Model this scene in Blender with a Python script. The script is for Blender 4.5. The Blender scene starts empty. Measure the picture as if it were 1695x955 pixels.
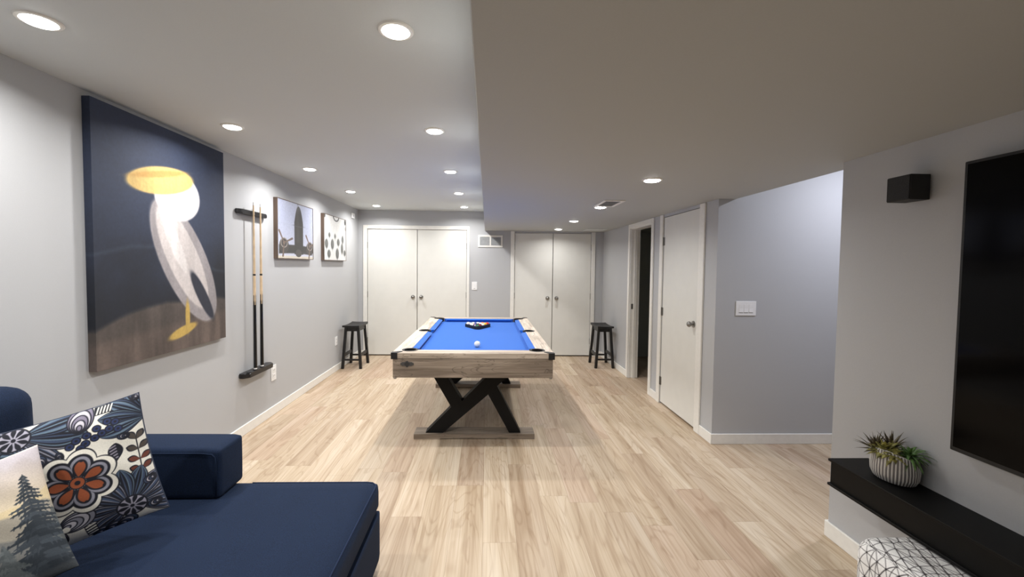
import bpy, bmesh, math, random
import numpy as np
from mathutils import Vector, Matrix

# ------------------------------------------------------------------ camera, world, exposure
sc = bpy.context.scene
COL = sc.collection
H_CAM = 1.48
PITCH, YAW, ROLL = -0.040005, 0.0317171, 0.01123
fw = Vector((math.sin(YAW)*math.cos(PITCH), math.cos(YAW)*math.cos(PITCH), math.sin(PITCH)))
rt = Vector((math.cos(YAW), -math.sin(YAW), 0)); up = rt.cross(fw)
r2 = math.cos(ROLL)*rt + math.sin(ROLL)*up; u2 = -math.sin(ROLL)*rt + math.cos(ROLL)*up
cd = bpy.data.cameras.new('camera'); cam = bpy.data.objects.new('camera', cd); COL.objects.link(cam)
M = Matrix((r2, u2, -fw)).transposed().to_4x4(); M.translation = (0, 0, H_CAM)
cam.matrix_world = M
cd.sensor_width = 36; cd.lens = 700/1695*36
cd.shift_x = 0.011265; cd.shift_y = -0.005024; cd.clip_start = 0.05
sc.camera = cam
sc.view_settings.view_transform = 'Standard'; sc.view_settings.look = 'None'
sc.view_settings.gamma = 1; sc.view_settings.use_curve_mapping = False
sc.view_settings.exposure = 0.0
wd = bpy.data.worlds.new('world'); sc.world = wd; wd.use_nodes = True
wd.node_tree.nodes['Background'].inputs[0].default_value = (0.02, 0.022, 0.025, 1)
wd.node_tree.nodes['Background'].inputs[1].default_value = 1
LAMP_W = 12.5          # power of each ceiling downlight
LAMP_W_SOFFIT = 6.0
LAMP_COL = (1.0, 0.985, 0.965)
LAMP_SPREAD = math.radians(158)
sl = bpy.data.lights.new('stairwell_lamp', 'AREA'); sl.shape = 'DISK'; sl.size = 0.16; sl.energy = 24; sl.color = (0.86, 0.88, 1.0)
slo = bpy.data.objects.new('stairwell_lamp', sl); COL.objects.link(slo); slo.location = (3.05, 2.75, 2.52)

# room dimensions (metres; x right, y into the room, z up)
XL, XR, YB = -2.091, 1.911, 6.931
ZC, ZS = 2.368, 2.0595
XS, YH, YT, XE = -0.0445, 3.467, 2.240, 2.055
random.seed(4)

# ------------------------------------------------------------------ helpers
def lin(c): return tuple(((v/255)/12.92 if v/255 <= .04045 else ((v/255+.055)/1.055)**2.4) for v in c)
def rgba(c): return (*lin(c), 1)

class NT:
    def __init__(s, name):
        s.m = bpy.data.materials.new(name); s.m.use_nodes = True; s.t = s.m.node_tree
        s.b = s.t.nodes['Principled BSDF']
    def n(s, typ, props=None, **ins):
        nd = s.t.nodes.new(typ)
        for k, v in (props or {}).items(): setattr(nd, k, v)
        for k, v in ins.items():
            key = int(k[1:]) if k[0] == '_' else k
            if isinstance(v, bpy.types.NodeSocket): s.t.links.new(v, nd.inputs[key])
            else: nd.inputs[key].default_value = v
        return nd
    def math(s, op, a, b=0.0, c=None):
        nd = s.n('ShaderNodeMath', {'operation': op}, _0=a, _1=b)
        if c is not None: s.set(nd.inputs[2], c)
        return nd.outputs[0]
    def set(s, sock, v):
        if isinstance(v, bpy.types.NodeSocket): s.t.links.new(v, sock)
        else: sock.default_value = v
    def bs(s, k, v): s.set(s.b.inputs[k], v)
    def ramp(s, fac, stops):
        nd = s.n('ShaderNodeValToRGB', None, Fac=fac); e = nd.color_ramp.elements
        while len(e) < len(stops): e.new(0.5)
        for i, (p, c) in enumerate(stops): e[i].position = p; e[i].color = rgba(c)
        return nd.outputs[0]
    def mix(s, f, a, b, mode='MIX'):
        nd = s.n('ShaderNodeMix', {'data_type': 'RGBA', 'blend_type': mode})
        s.set(nd.inputs[0], f); s.set(nd.inputs[6], a); s.set(nd.inputs[7], b)
        return nd.outputs[2]
    def pos(s, scale=(1, 1, 1)):
        tc = s.n('ShaderNodeTexCoord')
        mp = s.n('ShaderNodeMapping', None, Vector=tc.outputs['Object'], Scale=scale)
        return mp.outputs[0]
    def bump(s, h, strength=.2, dist=.01):
        nd = s.n('ShaderNodeBump', None, Height=h, Strength=strength, Distance=dist)
        s.bs('Normal', nd.outputs[0])

def plain(name, c, rough=.5, metal=0.0, noise=0.03, scale=30, bump=0, coat=0, spec=.5, sheen=0):
    t = NT(name)
    nz = t.n('ShaderNodeTexNoise', None, Vector=t.pos(), Scale=scale, Detail=3.0).outputs[0]
    lo = tuple(max(0, v*(1-noise)) for v in c); hi = tuple(min(255, v*(1+noise)) for v in c)
    t.bs('Base Color', t.ramp(nz, [(.35, lo), (.65, hi)]))
    t.bs('Roughness', rough); t.bs('Metallic', metal); t.bs('Specular IOR Level', spec)
    if coat: t.bs('Coat Weight', coat); t.bs('Coat Roughness', .06)
    if sheen: t.bs('Sheen Weight', sheen)
    if bump: t.bump(nz, bump, .002)
    return t.m

def wood(name, axis, cols, rough=.55, s=1.0, crack=True):
    """rustic board, grain running along axis 0 (x), 1 (y) or 2 (z)"""
    t = NT(name)
    k = [11*s]*3; k[axis] = 1.1*s
    big = t.n('ShaderNodeTexNoise', None, Vector=t.pos(tuple(k)), Scale=1.0, Detail=4.0, Distortion=1.2).outputs[0]
    k = [70*s]*3; k[axis] = 3*s
    fine = t.n('ShaderNodeTexNoise', None, Vector=t.pos(tuple(k)), Scale=1.0, Detail=4.0).outputs[0]
    c = t.ramp(big, [(.3, cols[0]), (.5, cols[1]), (.72, cols[2])])
    f2 = t.ramp(fine, [(.35, (205, 200, 195)), (.6, (255, 255, 255))])
    c = t.mix(.75, c, f2, 'MULTIPLY')
    if crack:
        k = [7*s]*3; k[axis] = 1.3*s
        ck = t.n('ShaderNodeTexNoise', None, Vector=t.pos(tuple(k)), Scale=1.0, Detail=3.0, Distortion=2.2).outputs[0]
        line = t.math('ABSOLUTE', t.math('SUBTRACT', ck, .5))
        lf = t.ramp(line, [(.0, (95, 80, 68)), (.012, (255, 255, 255))])
        c = t.mix(.55, c, lf, 'MULTIPLY')
    t.bs('Base Color', c); t.bs('Roughness', rough); t.bump(fine, .15, .001)
    return t.m

def obj(name, bm, mat, parent=None, loc=None, smooth=False):
    """link a bmesh written in world coordinates as one mesh object; its origin goes to its thing's base"""
    if parent is not None:
        rp = parent
        while rp.parent: rp = rp.parent
        off = Vector(rp.location)
    else: off = Vector(loc or (0, 0, 0))
    if off.length: bmesh.ops.translate(bm, verts=bm.verts, vec=-off)
    bmesh.ops.recalc_face_normals(bm, faces=bm.faces)
    me = bpy.data.meshes.new(name); bm.to_mesh(me); bm.free()
    for mm in (mat if isinstance(mat, (list, tuple)) else [mat]): me.materials.append(mm)
    if smooth:
        for p in me.polygons: p.use_smooth = True
        if smooth is not True:
            try: me.set_sharp_from_angle(angle=math.radians(smooth))
            except Exception: pass
    o = bpy.data.objects.new(name, me); COL.objects.link(o)
    if parent is not None: o.parent = parent
    else: o.location = off
    return o
def tag(o, label, cat, group=None, kind=None):
    if label: o['label'] = label
    if cat: o['category'] = cat
    if group: o['group'] = group
    if kind: o['kind'] = kind
    return o
def thing(name, label, cat, loc, group=None):
    o = bpy.data.objects.new(name, None); COL.objects.link(o); o.location = loc; o.empty_display_size = .05
    return tag(o, label, cat, group)
def struct(name, bm, mat, parent=None, smooth=False):
    o = obj(name, bm, mat, parent, smooth=smooth)
    if parent is None: o['kind'] = 'structure'
    return o
def B(): return bmesh.new()
def box(bm, x0, x1, y0, y1, z0, z1, bevel=0, seg=2, mi=0):
    vs = [bm.verts.new((x, y, z)) for x in (x0, x1) for y in (y0, y1) for z in (z0, z1)]
    fs = [(0, 1, 3, 2), (4, 6, 7, 5), (0, 4, 5, 1), (2, 3, 7, 6), (0, 2, 6, 4), (1, 5, 7, 3)]
    faces = [bm.faces.new([vs[i] for i in f]) for f in fs]
    for f in faces: f.material_index = mi
    if bevel:
        es = list({e for f in faces for e in f.edges})
        bmesh.ops.bevel(bm, geom=es, offset=bevel, segments=seg, profile=.5, affect='EDGES')
    return bm
def bx(*a, **k): return box(B(), *a, **k)
def lathe(bm, c, prof, n=32, axis=2, sx=1, sy=1, mi=0):
    """revolve (r, h) pairs about an axis through c"""
    rings = []
    for r, h in prof:
        ring = []
        for i in range(n):
            a = 2*math.pi*i/n; p = [r*math.cos(a)*sx, r*math.sin(a)*sy, h]
            if axis == 0: p = [p[2], p[0], p[1]]
            elif axis == 1: p = [p[0], p[2], p[1]]
            ring.append(bm.verts.new((c[0]+p[0], c[1]+p[1], c[2]+p[2])))
        rings.append(ring)
    for a, b in zip(rings, rings[1:]):
        for i in range(n):
            f = bm.faces.new((a[i], a[(i+1) % n], b[(i+1) % n], b[i])); f.material_index = mi
    for ring, r in ((rings[0], prof[0][0]), (rings[-1], prof[-1][0])):
        if r > 1e-6:
            f = bm.faces.new(ring); f.material_index = mi
    bmesh.ops.remove_doubles(bm, verts=bm.verts, dist=1e-6)
    return bm
def tube(bm, pts, rad, n=8, closed=False, caps=True):
    pts = [Vector(p) for p in pts]; N = len(pts)
    rr = rad if isinstance(rad, (list, tuple)) else [rad]*N
    rings = []; prev = None
    for i, p in enumerate(pts):
        if closed: d = pts[(i+1) % N]-pts[i-1]
        else: d = pts[min(i+1, N-1)]-pts[max(i-1, 0)]
        d.normalize()
        if prev is None:
            ref = Vector((0, 0, 1)) if abs(d.z) < .9 else Vector((1, 0, 0))
            a = d.cross(ref).normalized()
        else:
            a = (prev - d*prev.dot(d)).normalized()
        prev = a; b = d.cross(a)
        rings.append([bm.verts.new(p+rr[i]*(math.cos(2*math.pi*k/n)*a+math.sin(2*math.pi*k/n)*b)) for k in range(n)])
    prs = list(zip(rings, rings[1:]))
    if closed: prs.append((rings[-1], rings[0]))
    for a, b in prs:
        for k in range(n): bm.faces.new((a[k], a[(k+1) % n], b[(k+1) % n], b[k]))
    if not closed and caps: bm.faces.new(rings[0]); bm.faces.new(rings[-1])
    return bm
def prism(bm, poly, a0, a1, axis=2, mi=0):
    """extrude a polygon (two coordinates) along an axis between a0 and a1"""
    def P(p, h):
        return {2: (p[0], p[1], h), 1: (p[0], h, p[1]), 0: (h, p[0], p[1])}[axis]
    lo = [bm.verts.new(P(p, a0)) for p in poly]; hi = [bm.verts.new(P(p, a1)) for p in poly]
    n = len(poly)
    bm.faces.new(lo).material_index = mi; bm.faces.new(hi).material_index = mi
    for i in range(n): bm.faces.new((lo[i], lo[(i+1) % n], hi[(i+1) % n], hi[i])).material_index = mi
    return bm
def skew_bar(bm, p0, p1, hx, hy, hx1=None, hy1=None):
    """square section bar from p0 to p1 with horizontal cut ends"""
    hx1 = hx if hx1 is None else hx1; hy1 = hy if hy1 is None else hy1
    a = [bm.verts.new((p0[0]+sx*hx, p0[1]+sy*hy, p0[2])) for sx, sy in ((-1, -1), (1, -1), (1, 1), (-1, 1))]
    b = [bm.verts.new((p1[0]+sx*hx1, p1[1]+sy*hy1, p1[2])) for sx, sy in ((-1, -1), (1, -1), (1, 1), (-1, 1))]
    bm.faces.new(a); bm.faces.new(b)
    for i in range(4): bm.faces.new((a[i], a[(i+1) % 4], b[(i+1) % 4], b[i]))
    return bm
def copy_tree(root, loc, label=None):
    r = root.copy(); COL.objects.link(r); r.location = loc
    if label: r['label'] = label
    for ch in list(root.children):
        c = ch.copy(); COL.objects.link(c); c.parent = r
        for g in list(ch.children):
            d = g.copy(); COL.objects.link(d); d.parent = c
    return r

def color_grid(name, P, C, mat, parent=None, loc=(0, 0, 0), closed_back=None):
    """mesh from an array of points P[rows, cols, 3] with a linear colour per point C; closed_back: a second array joined at the rim"""
    R, Cn = P.shape[:2]
    V = [P.reshape(-1, 3)]; K = [C.reshape(-1, 3)]
    idx = np.arange(R*Cn).reshape(R, Cn)
    def quads(I): return np.stack([I[:-1, :-1], I[:-1, 1:], I[1:, 1:], I[1:, :-1]], -1).reshape(-1, 4)
    F = [quads(idx)]
    if closed_back is not None:
        PB, CB = closed_back
        V.append(PB.reshape(-1, 3)); K.append(CB.reshape(-1, 3))
        j = idx+R*Cn; j[0] = idx[0]; j[-1] = idx[-1]; j[:, 0] = idx[:, 0]; j[:, -1] = idx[:, -1]
        F.append(quads(j)[:, ::-1])
    V = np.concatenate(V)-np.array(loc); K = np.concatenate(K); F = np.concatenate(F)
    used = np.unique(F); remap = -np.ones(len(V), int); remap[used] = np.arange(len(used))
    V = V[used]; K = K[used]; F = remap[F]
    me = bpy.data.meshes.new(name)
    me.vertices.add(len(V)); me.vertices.foreach_set('co', V.astype(np.float32).ravel())
    me.loops.add(F.size); me.loops.foreach_set('vertex_index', F.astype(np.int32).ravel())
    me.polygons.add(len(F)); me.polygons.foreach_set('loop_start', np.arange(0, F.size, 4, dtype=np.int32))
    me.update(); me.validate()
    at = me.color_attributes.new('pattern', 'FLOAT_COLOR', 'POINT')
    at.data.foreach_set('color', np.concatenate([K, np.ones((len(K), 1))], 1).astype(np.float32).ravel())
    me.polygons.foreach_set('use_smooth', np.ones(len(F), bool))
    me.materials.append(mat)
    o = bpy.data.objects.new(name, me); COL.objects.link(o)
    if parent is not None: o.parent = parent
    else: o.location = loc
    return o
def pattern_mat(name, rough=.8, coat=0, weave=0):
    t = NT(name)
    a = t.n('ShaderNodeVertexColor', {'layer_name': 'pattern'}).outputs[0]
    nz = t.n('ShaderNodeTexNoise', None, Vector=t.pos(), Scale=300.0 if weave else 60.0, Detail=2.0).outputs[0]
    g = t.ramp(nz, [(.3, (236, 236, 236)), (.7, (255, 255, 255))])
    t.bs('Base Color', t.mix(1.0, a, g, 'MULTIPLY')); t.bs('Roughness', rough)
    if coat: t.bs('Coat Weight', coat); t.bs('Coat Roughness', .05)
    if weave: t.bump(nz, .3, .001)
    return t.m

# a small painter working on a numpy picture, u to the right, v up, both 0..1
class Paint:
    def __init__(s, w, h, c, asp=1.0):
        s.u, s.v = np.meshgrid((np.arange(w)+.5)/w, (np.arange(h)+.5)/h)
        s.v = s.v; s.asp = asp
        s.a = np.ones((h, w, 3))*np.array(c, float); s.px = 1.2/w
        s.noise_rng = np.random.RandomState(3)
    def put(s, d, c, a=1.0, soft=None):
        """d: signed distance, negative inside"""
        k = np.clip(.5-d/(soft or s.px), 0, 1)[..., None]*a
        s.a = s.a*(1-k)+np.array(c, float)*k
    def loc(s, cx, cy, rot=0):
        x = s.u-cx; y = (s.v-cy)*s.asp; c, n = math.cos(rot), math.sin(rot)
        return x*c+y*n, -x*n+y*c
    def ell(s, cx, cy, rx, ry, rot=0):
        if min(rx, ry) <= 1e-4: return np.ones_like(s.u)
        x, y = s.loc(cx, cy, rot); return (np.sqrt((x/rx)**2+(y/ry)**2)-1)*min(rx, ry)
    def petal(s, cx, cy, L, w, rot, heart=0, sharp=1.0, r0=0):
        """teardrop from (cx,cy) along rot, widest near the far end"""
        x, y = s.loc(cx, cy, rot); x = x-r0
        t = np.clip(x/L, 0, 1)
        prof = w*np.sin(np.pi*np.clip(t, 0, 1)**1.35)**.75*sharp
        if heart: prof = prof; 
        d = np.abs(y)-prof
        d = np.maximum(d, np.maximum(-x, x-L))
        if heart: d = np.maximum(d, heart-np.hypot(x-L*1.02, y))
        return d
    def seg(s, x0, y0, x1, y1, w0, w1=None):
        w1 = w0 if w1 is None else w1
        ax, ay = s.u-x0, (s.v-y0)*s.asp; bx_, by_ = x1-x0, (y1-y0)*s.asp
        t = np.clip((ax*bx_+ay*by_)/(bx_*bx_+by_*by_), 0, 1)
        return np.hypot(ax-t*bx_, ay-t*by_)-(w0+(w1-w0)*t)
    def fbm(s, fx, fy, oct=4):
        out = np.zeros_like(s.u); amp = 1; tot = 0
        for o in range(oct):
            gx, gy = int(fx*2**o)+3, int(fy*2**o)+3
            g = s.noise_rng.rand(gy, gx)
            X = s.u*(gx-2); Y = s.v*(gy-2); i = X.astype(int); j = Y.astype(int); fx_ = X-i; fy_ = Y-j
            fx_ = fx_*fx_*(3-2*fx_); fy_ = fy_*fy_*(3-2*fy_)
            v = (g[j, i]*(1-fx_)+g[j, i+1]*fx_)*(1-fy_)+(g[j+1, i]*(1-fx_)+g[j+1, i+1]*fx_)*fy_
            out += v*amp; tot += amp; amp *= .5
        return out/tot
    def linear(s):
        c = np.clip(s.a/255, 0, 1)
        return np.where(c <= .04045, c/12.92, ((c+.055)/1.055)**2.4)

# ------------------------------------------------------------------ materials
def wall_mat(name, c):
    t = NT(name)
    nz = t.n('ShaderNodeTexNoise', None, Vector=t.pos(), Scale=220.0, Detail=2.0).outputs[0]
    lo = tuple(v*.985 for v in c)
    t.bs('Base Color', t.ramp(nz, [(.3, lo), (.7, c)])); t.bs('Roughness', .62); t.bs('Specular IOR Level', .35)
    t.bump(nz, .12, .001)
    return t.m
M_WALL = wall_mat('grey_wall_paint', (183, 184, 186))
M_CEIL = wall_mat('ceiling_paint', (210, 214, 214)); M_SOFFIT = wall_mat('lower_ceiling_shaded_paint', (184, 186, 184))  # lower ceiling coloured darker than the main one to deepen its shade
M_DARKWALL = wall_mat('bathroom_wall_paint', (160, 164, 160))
M_TRIM = plain('white_trim_paint', (232, 230, 224), .35, noise=.01)
M_DOOR = plain('off_white_door_paint', (222, 221, 215), .42, noise=.006, scale=8)
M_BLACK = plain('black_lacquer', (12, 11, 12), .4, noise=.15)
M_BLACKMAT = plain('matt_black_plastic', (20, 20, 21), .55, noise=.1)
M_STEEL = plain('brushed_nickel', (150, 148, 144), .28, metal=1.0, noise=.05)
M_HINGE = plain('satin_hinge_steel', (120, 118, 114), .4, metal=.8, noise=.05)
M_PLASTIC = plain('white_switch_plastic', (236, 236, 236), .35, noise=.005)
M_DARKSLOT = plain('dark_slot', (22, 22, 22), .7)
M_VENTGREY = plain('grey_vent_louvre', (168, 170, 171), .5)

def floor_mat():
    t = NT('light_oak_plank_floor')
    tc = t.n('ShaderNodeTexCoord'); sp = t.n('ShaderNodeSeparateXYZ', None, Vector=tc.outputs['Object'])
    X, Y = sp.outputs[0], sp.outputs[1]
    W, L = .182, 1.22
    rx = t.math('DIVIDE', t.math('ADD', X, 20.03), W); row = t.math('FLOOR', rx); fx = t.math('FRACT', rx)
    wn = t.n('ShaderNodeTexWhiteNoise', {'noise_dimensions': '1D'}, W=row).outputs[0]
    ry = t.math('ADD', t.math('DIVIDE', Y, L), t.math('MULTIPLY', wn, 7.0)); ry = t.math('ADD', ry, 30.0)
    colm = t.math('FLOOR', ry); fy = t.math('FRACT', ry)
    idv = t.n('ShaderNodeCombineXYZ', None, X=row, Y=colm).outputs[0]
    pid = t.n('ShaderNodeTexWhiteNoise', {'noise_dimensions': '2D'}, Vector=idv).outputs[0]
    def grain(sx, sy, det, dist=0.0):
        v = t.n('ShaderNodeCombineXYZ', None, X=t.math('MULTIPLY', X, sx), Y=t.math('MULTIPLY', Y, sy), Z=t.math('MULTIPLY', pid, 37.0)).outputs[0]
        return t.n('ShaderNodeTexNoise', None, Vector=v, Scale=1.0, Detail=det, Distortion=dist).outputs[0]
    base = t.ramp(pid, [(0, (186, 168, 148)), (.3, (200, 184, 162)), (.6, (210, 196, 175)), (.8, (196, 176, 156)), (1, (204, 186, 166))])
    g1 = grain(9, .55, 4.0, .9)
    c = t.mix(.85, base, t.ramp(g1, [(.3, (214, 202, 188)), (.5, (243, 238, 231)), (.68, (255, 255, 255))]), 'MULTIPLY')
    g2 = grain(95, 1.6, 4.0)
    c = t.mix(.6, c, t.ramp(g2, [(.32, (222, 212, 202)), (.58, (255, 255, 255))]), 'MULTIPLY')
    g3 = grain(5, .8, 2.0, 1.5)
    ringf = t.math('ABSOLUTE', t.math('SUBTRACT', t.math('FRACT', t.math('MULTIPLY', g3, 7.0)), .5))
    c = t.mix(.35, c, t.ramp(ringf, [(0, (200, 182, 164)), (.18, (255, 255, 255))]), 'MULTIPLY')
    ex = t.math('MULTIPLY', t.math('MINIMUM', fx, t.math('SUBTRACT', 1.0, fx)), W)
    ey = t.math('MULTIPLY', t.math('MINIMUM', fy, t.math('SUBTRACT', 1.0, fy)), L)
    e = t.math('MINIMUM', ex, ey)
    c = t.mix(.6, c, t.ramp(t.math('MULTIPLY', e, 100.0), [(.0, (150, 130, 110)), (.14, (255, 255, 255))]), 'MULTIPLY')
    t.bs('Base Color', c); t.bs('Roughness', t.math('ADD', t.math('MULTIPLY', g2, .12), .42)); t.bs('Specular IOR Level', .4)
    t.bump(t.math('ADD', t.math('MULTIPLY', g2, .3), t.math('MINIMUM', t.math('MULTIPLY', e, 500.0), 1.0)), .12, .0015)
    return t.m
M_FLOOR = floor_mat()

# ------------------------------------------------------------------ room shell
YF = -2.6
struct('floor', bx(-2.3, 3.8, YF-.1, YB+.2, -.08, 0), M_FLOOR)
struct('ceiling', bx(-2.3, XE, YF-.1, YB+.2, ZC, ZC+.1), M_CEIL)
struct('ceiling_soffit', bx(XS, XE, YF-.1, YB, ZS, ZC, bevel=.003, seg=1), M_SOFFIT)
struct('wall_left', bx(XL-.12, XL, YF, YB+.12, 0, ZC), M_WALL)
struct('wall_front', bx(XL, 3.7, YF-.12, YF, 0, ZC), M_WALL)
# closet openings in the back wall
CL = (-1.944, -.335, 2.065); CR = (.444, 1.711, 2.035)
b = B()
box(b, XL, CL[0], YB, YB+.12, 0, ZC); box(b, CL[0], CL[1], YB, YB+.12, CL[2], ZC)
box(b, CL[1], CR[0], YB, YB+.12, 0, ZC); box(b, CR[0], CR[1], YB, YB+.12, CR[2], ZC)
box(b, CR[1], 2.2, YB, YB+.12, 0, ZC)
box(b, XL, 2.2, YB+.12, YB+.16, 0, ZC)
struct('wall_back', b, M_WALL)
# right wall with the bathroom opening and the hinged door
D5 = (3.752, 4.545, 2.03); OP = (4.865, 5.598, 2.0)
b = B()
for y0, y1, z0 in ((YH, D5[0], 0), (D5[0], D5[1], D5[2]), (D5[1], OP[0], 0), (OP[0], OP[1], OP[2]), (OP[1], YB, 0)):
    box(b, XR, XR+.12, y0, y1, z0, ZS)
struct('wall_right', b, M_WALL)
struct('wall_television', bx(XR, XE, YF, YT, 0, ZS), M_WALL)
struct('wall_hall', bx(XR+.0005, 3.7, YH+.0005, YH+.12, 0, 2.9), M_WALL)
b = B(); box(b, 3.7, 3.8, YF, YB+.2, 0, 2.9); box(b, XE, 3.7, .9, 1.0, 0, 2.9); box(b, XE, XE+.02, 1.0, YH, ZC, 2.9)
struct('wall_stairwell', b, M_WALL)
struct('ceiling_stairwell', bx(XE, 3.8, .9, YH+.12, 2.9, 3.0), M_CEIL)
b = B(); box(b, 3.2, 3.3, YH+.12, YB, 0, ZS); box(b, XR+.12, 3.3, YB, YB+.1, 0, ZS); box(b, XR+.12, 3.3, 4.60, 4.68, 0, ZS)
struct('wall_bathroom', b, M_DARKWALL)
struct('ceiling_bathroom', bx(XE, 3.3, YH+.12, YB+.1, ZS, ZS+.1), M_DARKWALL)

# baseboards
BH, BT = .088, .013
def bb(name, segs):
    b = B()
    for s in segs: box(b, *s, 0, BH, bevel=.003, seg=1)
    struct(name, b, M_TRIM)
bb('baseboard_left', [(XL, XL+BT, YF, YB)])
bb('baseboard_back', [(XL+BT, -2.009, YB-BT, YB), (-.29, .382, YB-BT, YB), (1.775, XR-BT, YB-BT, YB)])
bb('baseboard_right', [(XR-BT, XR, YH-BT, 3.66), (XR-BT, XR, 4.62, 4.80), (XR-BT, XR, 5.66, YB)])
bb('baseboard_hall', [(XR, 3.7, YH-BT, YH)])
bb('baseboard_television', [(XR-BT, XR, YF, YT+BT), (XR, XE, YT, YT+BT)])
bb('baseboard_bathroom', [(3.187, 3.2, 4.70, YB)])

# casings
def casing(name, pieces):
    b = B()
    for p in pieces: box(b, *p, bevel=.004, seg=2)
    struct(name, b, M_TRIM)
T = .016
casing('trim_1', [(-2.009, CL[0], YB-T, YB, 0, 2.125), (CL[1], -.29, YB-T, YB, 0, 2.125), (CL[0], CL[1], YB-T, YB, CL[2], 2.125)])
casing('trim_2', [(.382, CR[0], YB-T, YB, 0, ZS-.002), (CR[1], 1.775, YB-T, YB, 0, ZS-.002)])
casing('trim_3', [(XR-T, XR, 3.66, D5[0], 0, ZS-.002), (XR-T, XR, D5[1], 4.62, 0, ZS-.002)])
casing('trim_4', [(XR-T, XR, 4.80, OP[0], 0, ZS-.002), (XR-T, XR, OP[1], 5.66, 0, ZS-.002), (XR-T, XR, OP[0], OP[1], OP[2], ZS-.002)])
# jamb lining and stops of the open doorway
b = B()
box(b, XR, XR+.125, OP[1]-.012, OP[1], 0, OP[2], bevel=.002, seg=1); box(b, XR, XR+.125, OP[0], OP[0]+.012, 0, OP[2], bevel=.002, seg=1)
box(b, XR, XR+.125, OP[0]+.012, OP[1]-.012, OP[2]-.012, OP[2])
box(b, XR+.05, XR+.085, OP[1]-.024, OP[1]-.012, 0, OP[2]-.012); box(b, XR+.05, XR+.085, OP[0]+.012, OP[0]+.024, 0, OP[2]-.012)
tr5 = struct('trim_5', b, M_TRIM)
struct('strike_plate', bx(XR+.018, XR+.045, OP[1]-.0145, OP[1]-.0122, .93, 1.0, bevel=.0005, seg=1), M_HINGE, tr5)

# doors: flush slabs with knobs and hinges
def knob_y(x, z, y):          # on a door facing -y
    return lathe(B(), (x, y, z), [(0, -.062), (.012, -.062), (.022, -.056), (.0265, -.046), (.0265, -.038), (.020, -.030), (.011, -.026), (.011, -.010), (.030, -.008), (.032, -.002), (.032, 0)], 24, axis=1)
def hinge_y(x, z, y):
    b = B(); tube(b, [(x, y-.006, z-.045), (x, y-.006, z+.045)], .006, 8)
    lathe(b, (x, y-.006, z+.045), [(.0075, 0), (.0075, .004), (0, .007)], 8); return b
g = .005
def back_leaf(name, x0, x1, ztop, kx, hx, hz):
    d = struct(name, bx(x0+g, x1-g, YB+.002, YB+.037, .019, ztop-g, bevel=.0015, seg=1), M_DOOR)
    struct('door_knob', knob_y(kx, .966, YB+.002), M_STEEL, d, smooth=40)
    for z in hz: struct('hinge', hinge_y(hx, z, YB+.002), M_HINGE, d, smooth=40)
HZ = (1.80, 1.0, .25)
back_leaf('door_1', CL[0], -1.139, CL[2], -1.207, CL[0]+.002, HZ)
back_leaf('door_2', -1.139, CL[1], CL[2], -1.073, CL[1]-.002, HZ)
back_leaf('door_3', CR[0], 1.078, CR[2], .998, CR[0]+.002, HZ)
back_leaf('door_4', 1.078, CR[1], CR[2], 1.146, CR[1]-.002, HZ)
d5 = struct('door_5', bx(XR+.002, XR+.037, D5[0]+g, D5[1]-g, .019, D5[2]-g, bevel=.0015, seg=1), M_DOOR)
struct('door_knob', lathe(B(), (XR+.002, 3.835, .966), [(0, -.062), (.012, -.062), (.022, -.056), (.0265, -.046), (.0265, -.038), (.020, -.030), (.011, -.026), (.011, -.010), (.030, -.008), (.032, -.002), (.032, 0)], 24, axis=0), M_STEEL, d5, smooth=40)
for z in (1.77, 1.01, .25):
    b = B(); tube(b, [(XR-.004, D5[1]-.002, z-.045), (XR-.004, D5[1]-.002, z+.045)], .0065, 8)
    box(b, XR-.003, XR+.003, D5[1]-.028, D5[1]-.004, z-.043, z+.043)
    struct('hinge', b, M_HINGE, d5)
# tub apron seen dimly through the bathroom doorway
b = bx(2.75, 3.187, 5.2, YB-.001, 0, .42, bevel=.03, seg=3)
tag(obj('bathtub', b, M_PLASTIC, loc=(2.75, 5.2, 0)), 'pale low bathtub side in the dark room behind the open doorway', 'bathtub')

# ------------------------------------------------------------------ ceiling lights
tE = NT('lit_diffuser'); tE.bs('Base Color', rgba((255, 252, 245))); tE.bs('Emission Color', (1, .97, .92, 1)); tE.bs('Emission Strength', 22.0)
M_LIT = tE.m
def downlight(x, y, z, label, group, watt):
    t = thing('recessed_light', label, 'ceiling light', (x, y, z), group)
    obj('trim_ring', lathe(B(), (x, y, z), [(.050, -.004), (.053, -.007), (.064, -.005), (.068, 0), (.050, 0), (.050, -.004)], 32), M_TRIM, t, smooth=40)
    obj('diffuser', lathe(B(), (x, y, z), [(.050, -.002), (.050, -.006), (.045, -.011), (.03, -.014), (0, -.015)], 32), M_LIT, t, smooth=True)
    l = bpy.data.lights.new('downlight_lamp', 'AREA'); l.shape = 'DISK'; l.size = .09; l.energy = watt; l.color = LAMP_COL; l.spread = LAMP_SPREAD
    o = bpy.data.objects.new('downlight_lamp', l); COL.objects.link(o); o.parent = t; o.location = (0, 0, -.016)
G1, G2, G3 = 'downlights in the row along the left wall', 'downlights in the row beside the ceiling drop', 'downlights in the lower ceiling'
rows = ['nearest the camera, at the top left corner', 'above the big canvas', 'third, above the aeroplane picture',
        'fourth, above the far small picture', 'farthest, above the left closet door']
rows2 = ['nearest the camera', 'second from camera', 'third, middle of that row', 'fourth from the camera', 'farthest, by the closet wall']
for i, y in enumerate((1.65, 2.835, 4.03, 5.21, 6.405)):
    downlight(-1.661, y, ZC, 'round lit ceiling light in the left row, '+rows[i], G1, LAMP_W)
    downlight(-.355, y, ZC, 'round lit ceiling light beside the ceiling drop, '+rows2[i], G2, LAMP_W)
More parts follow.
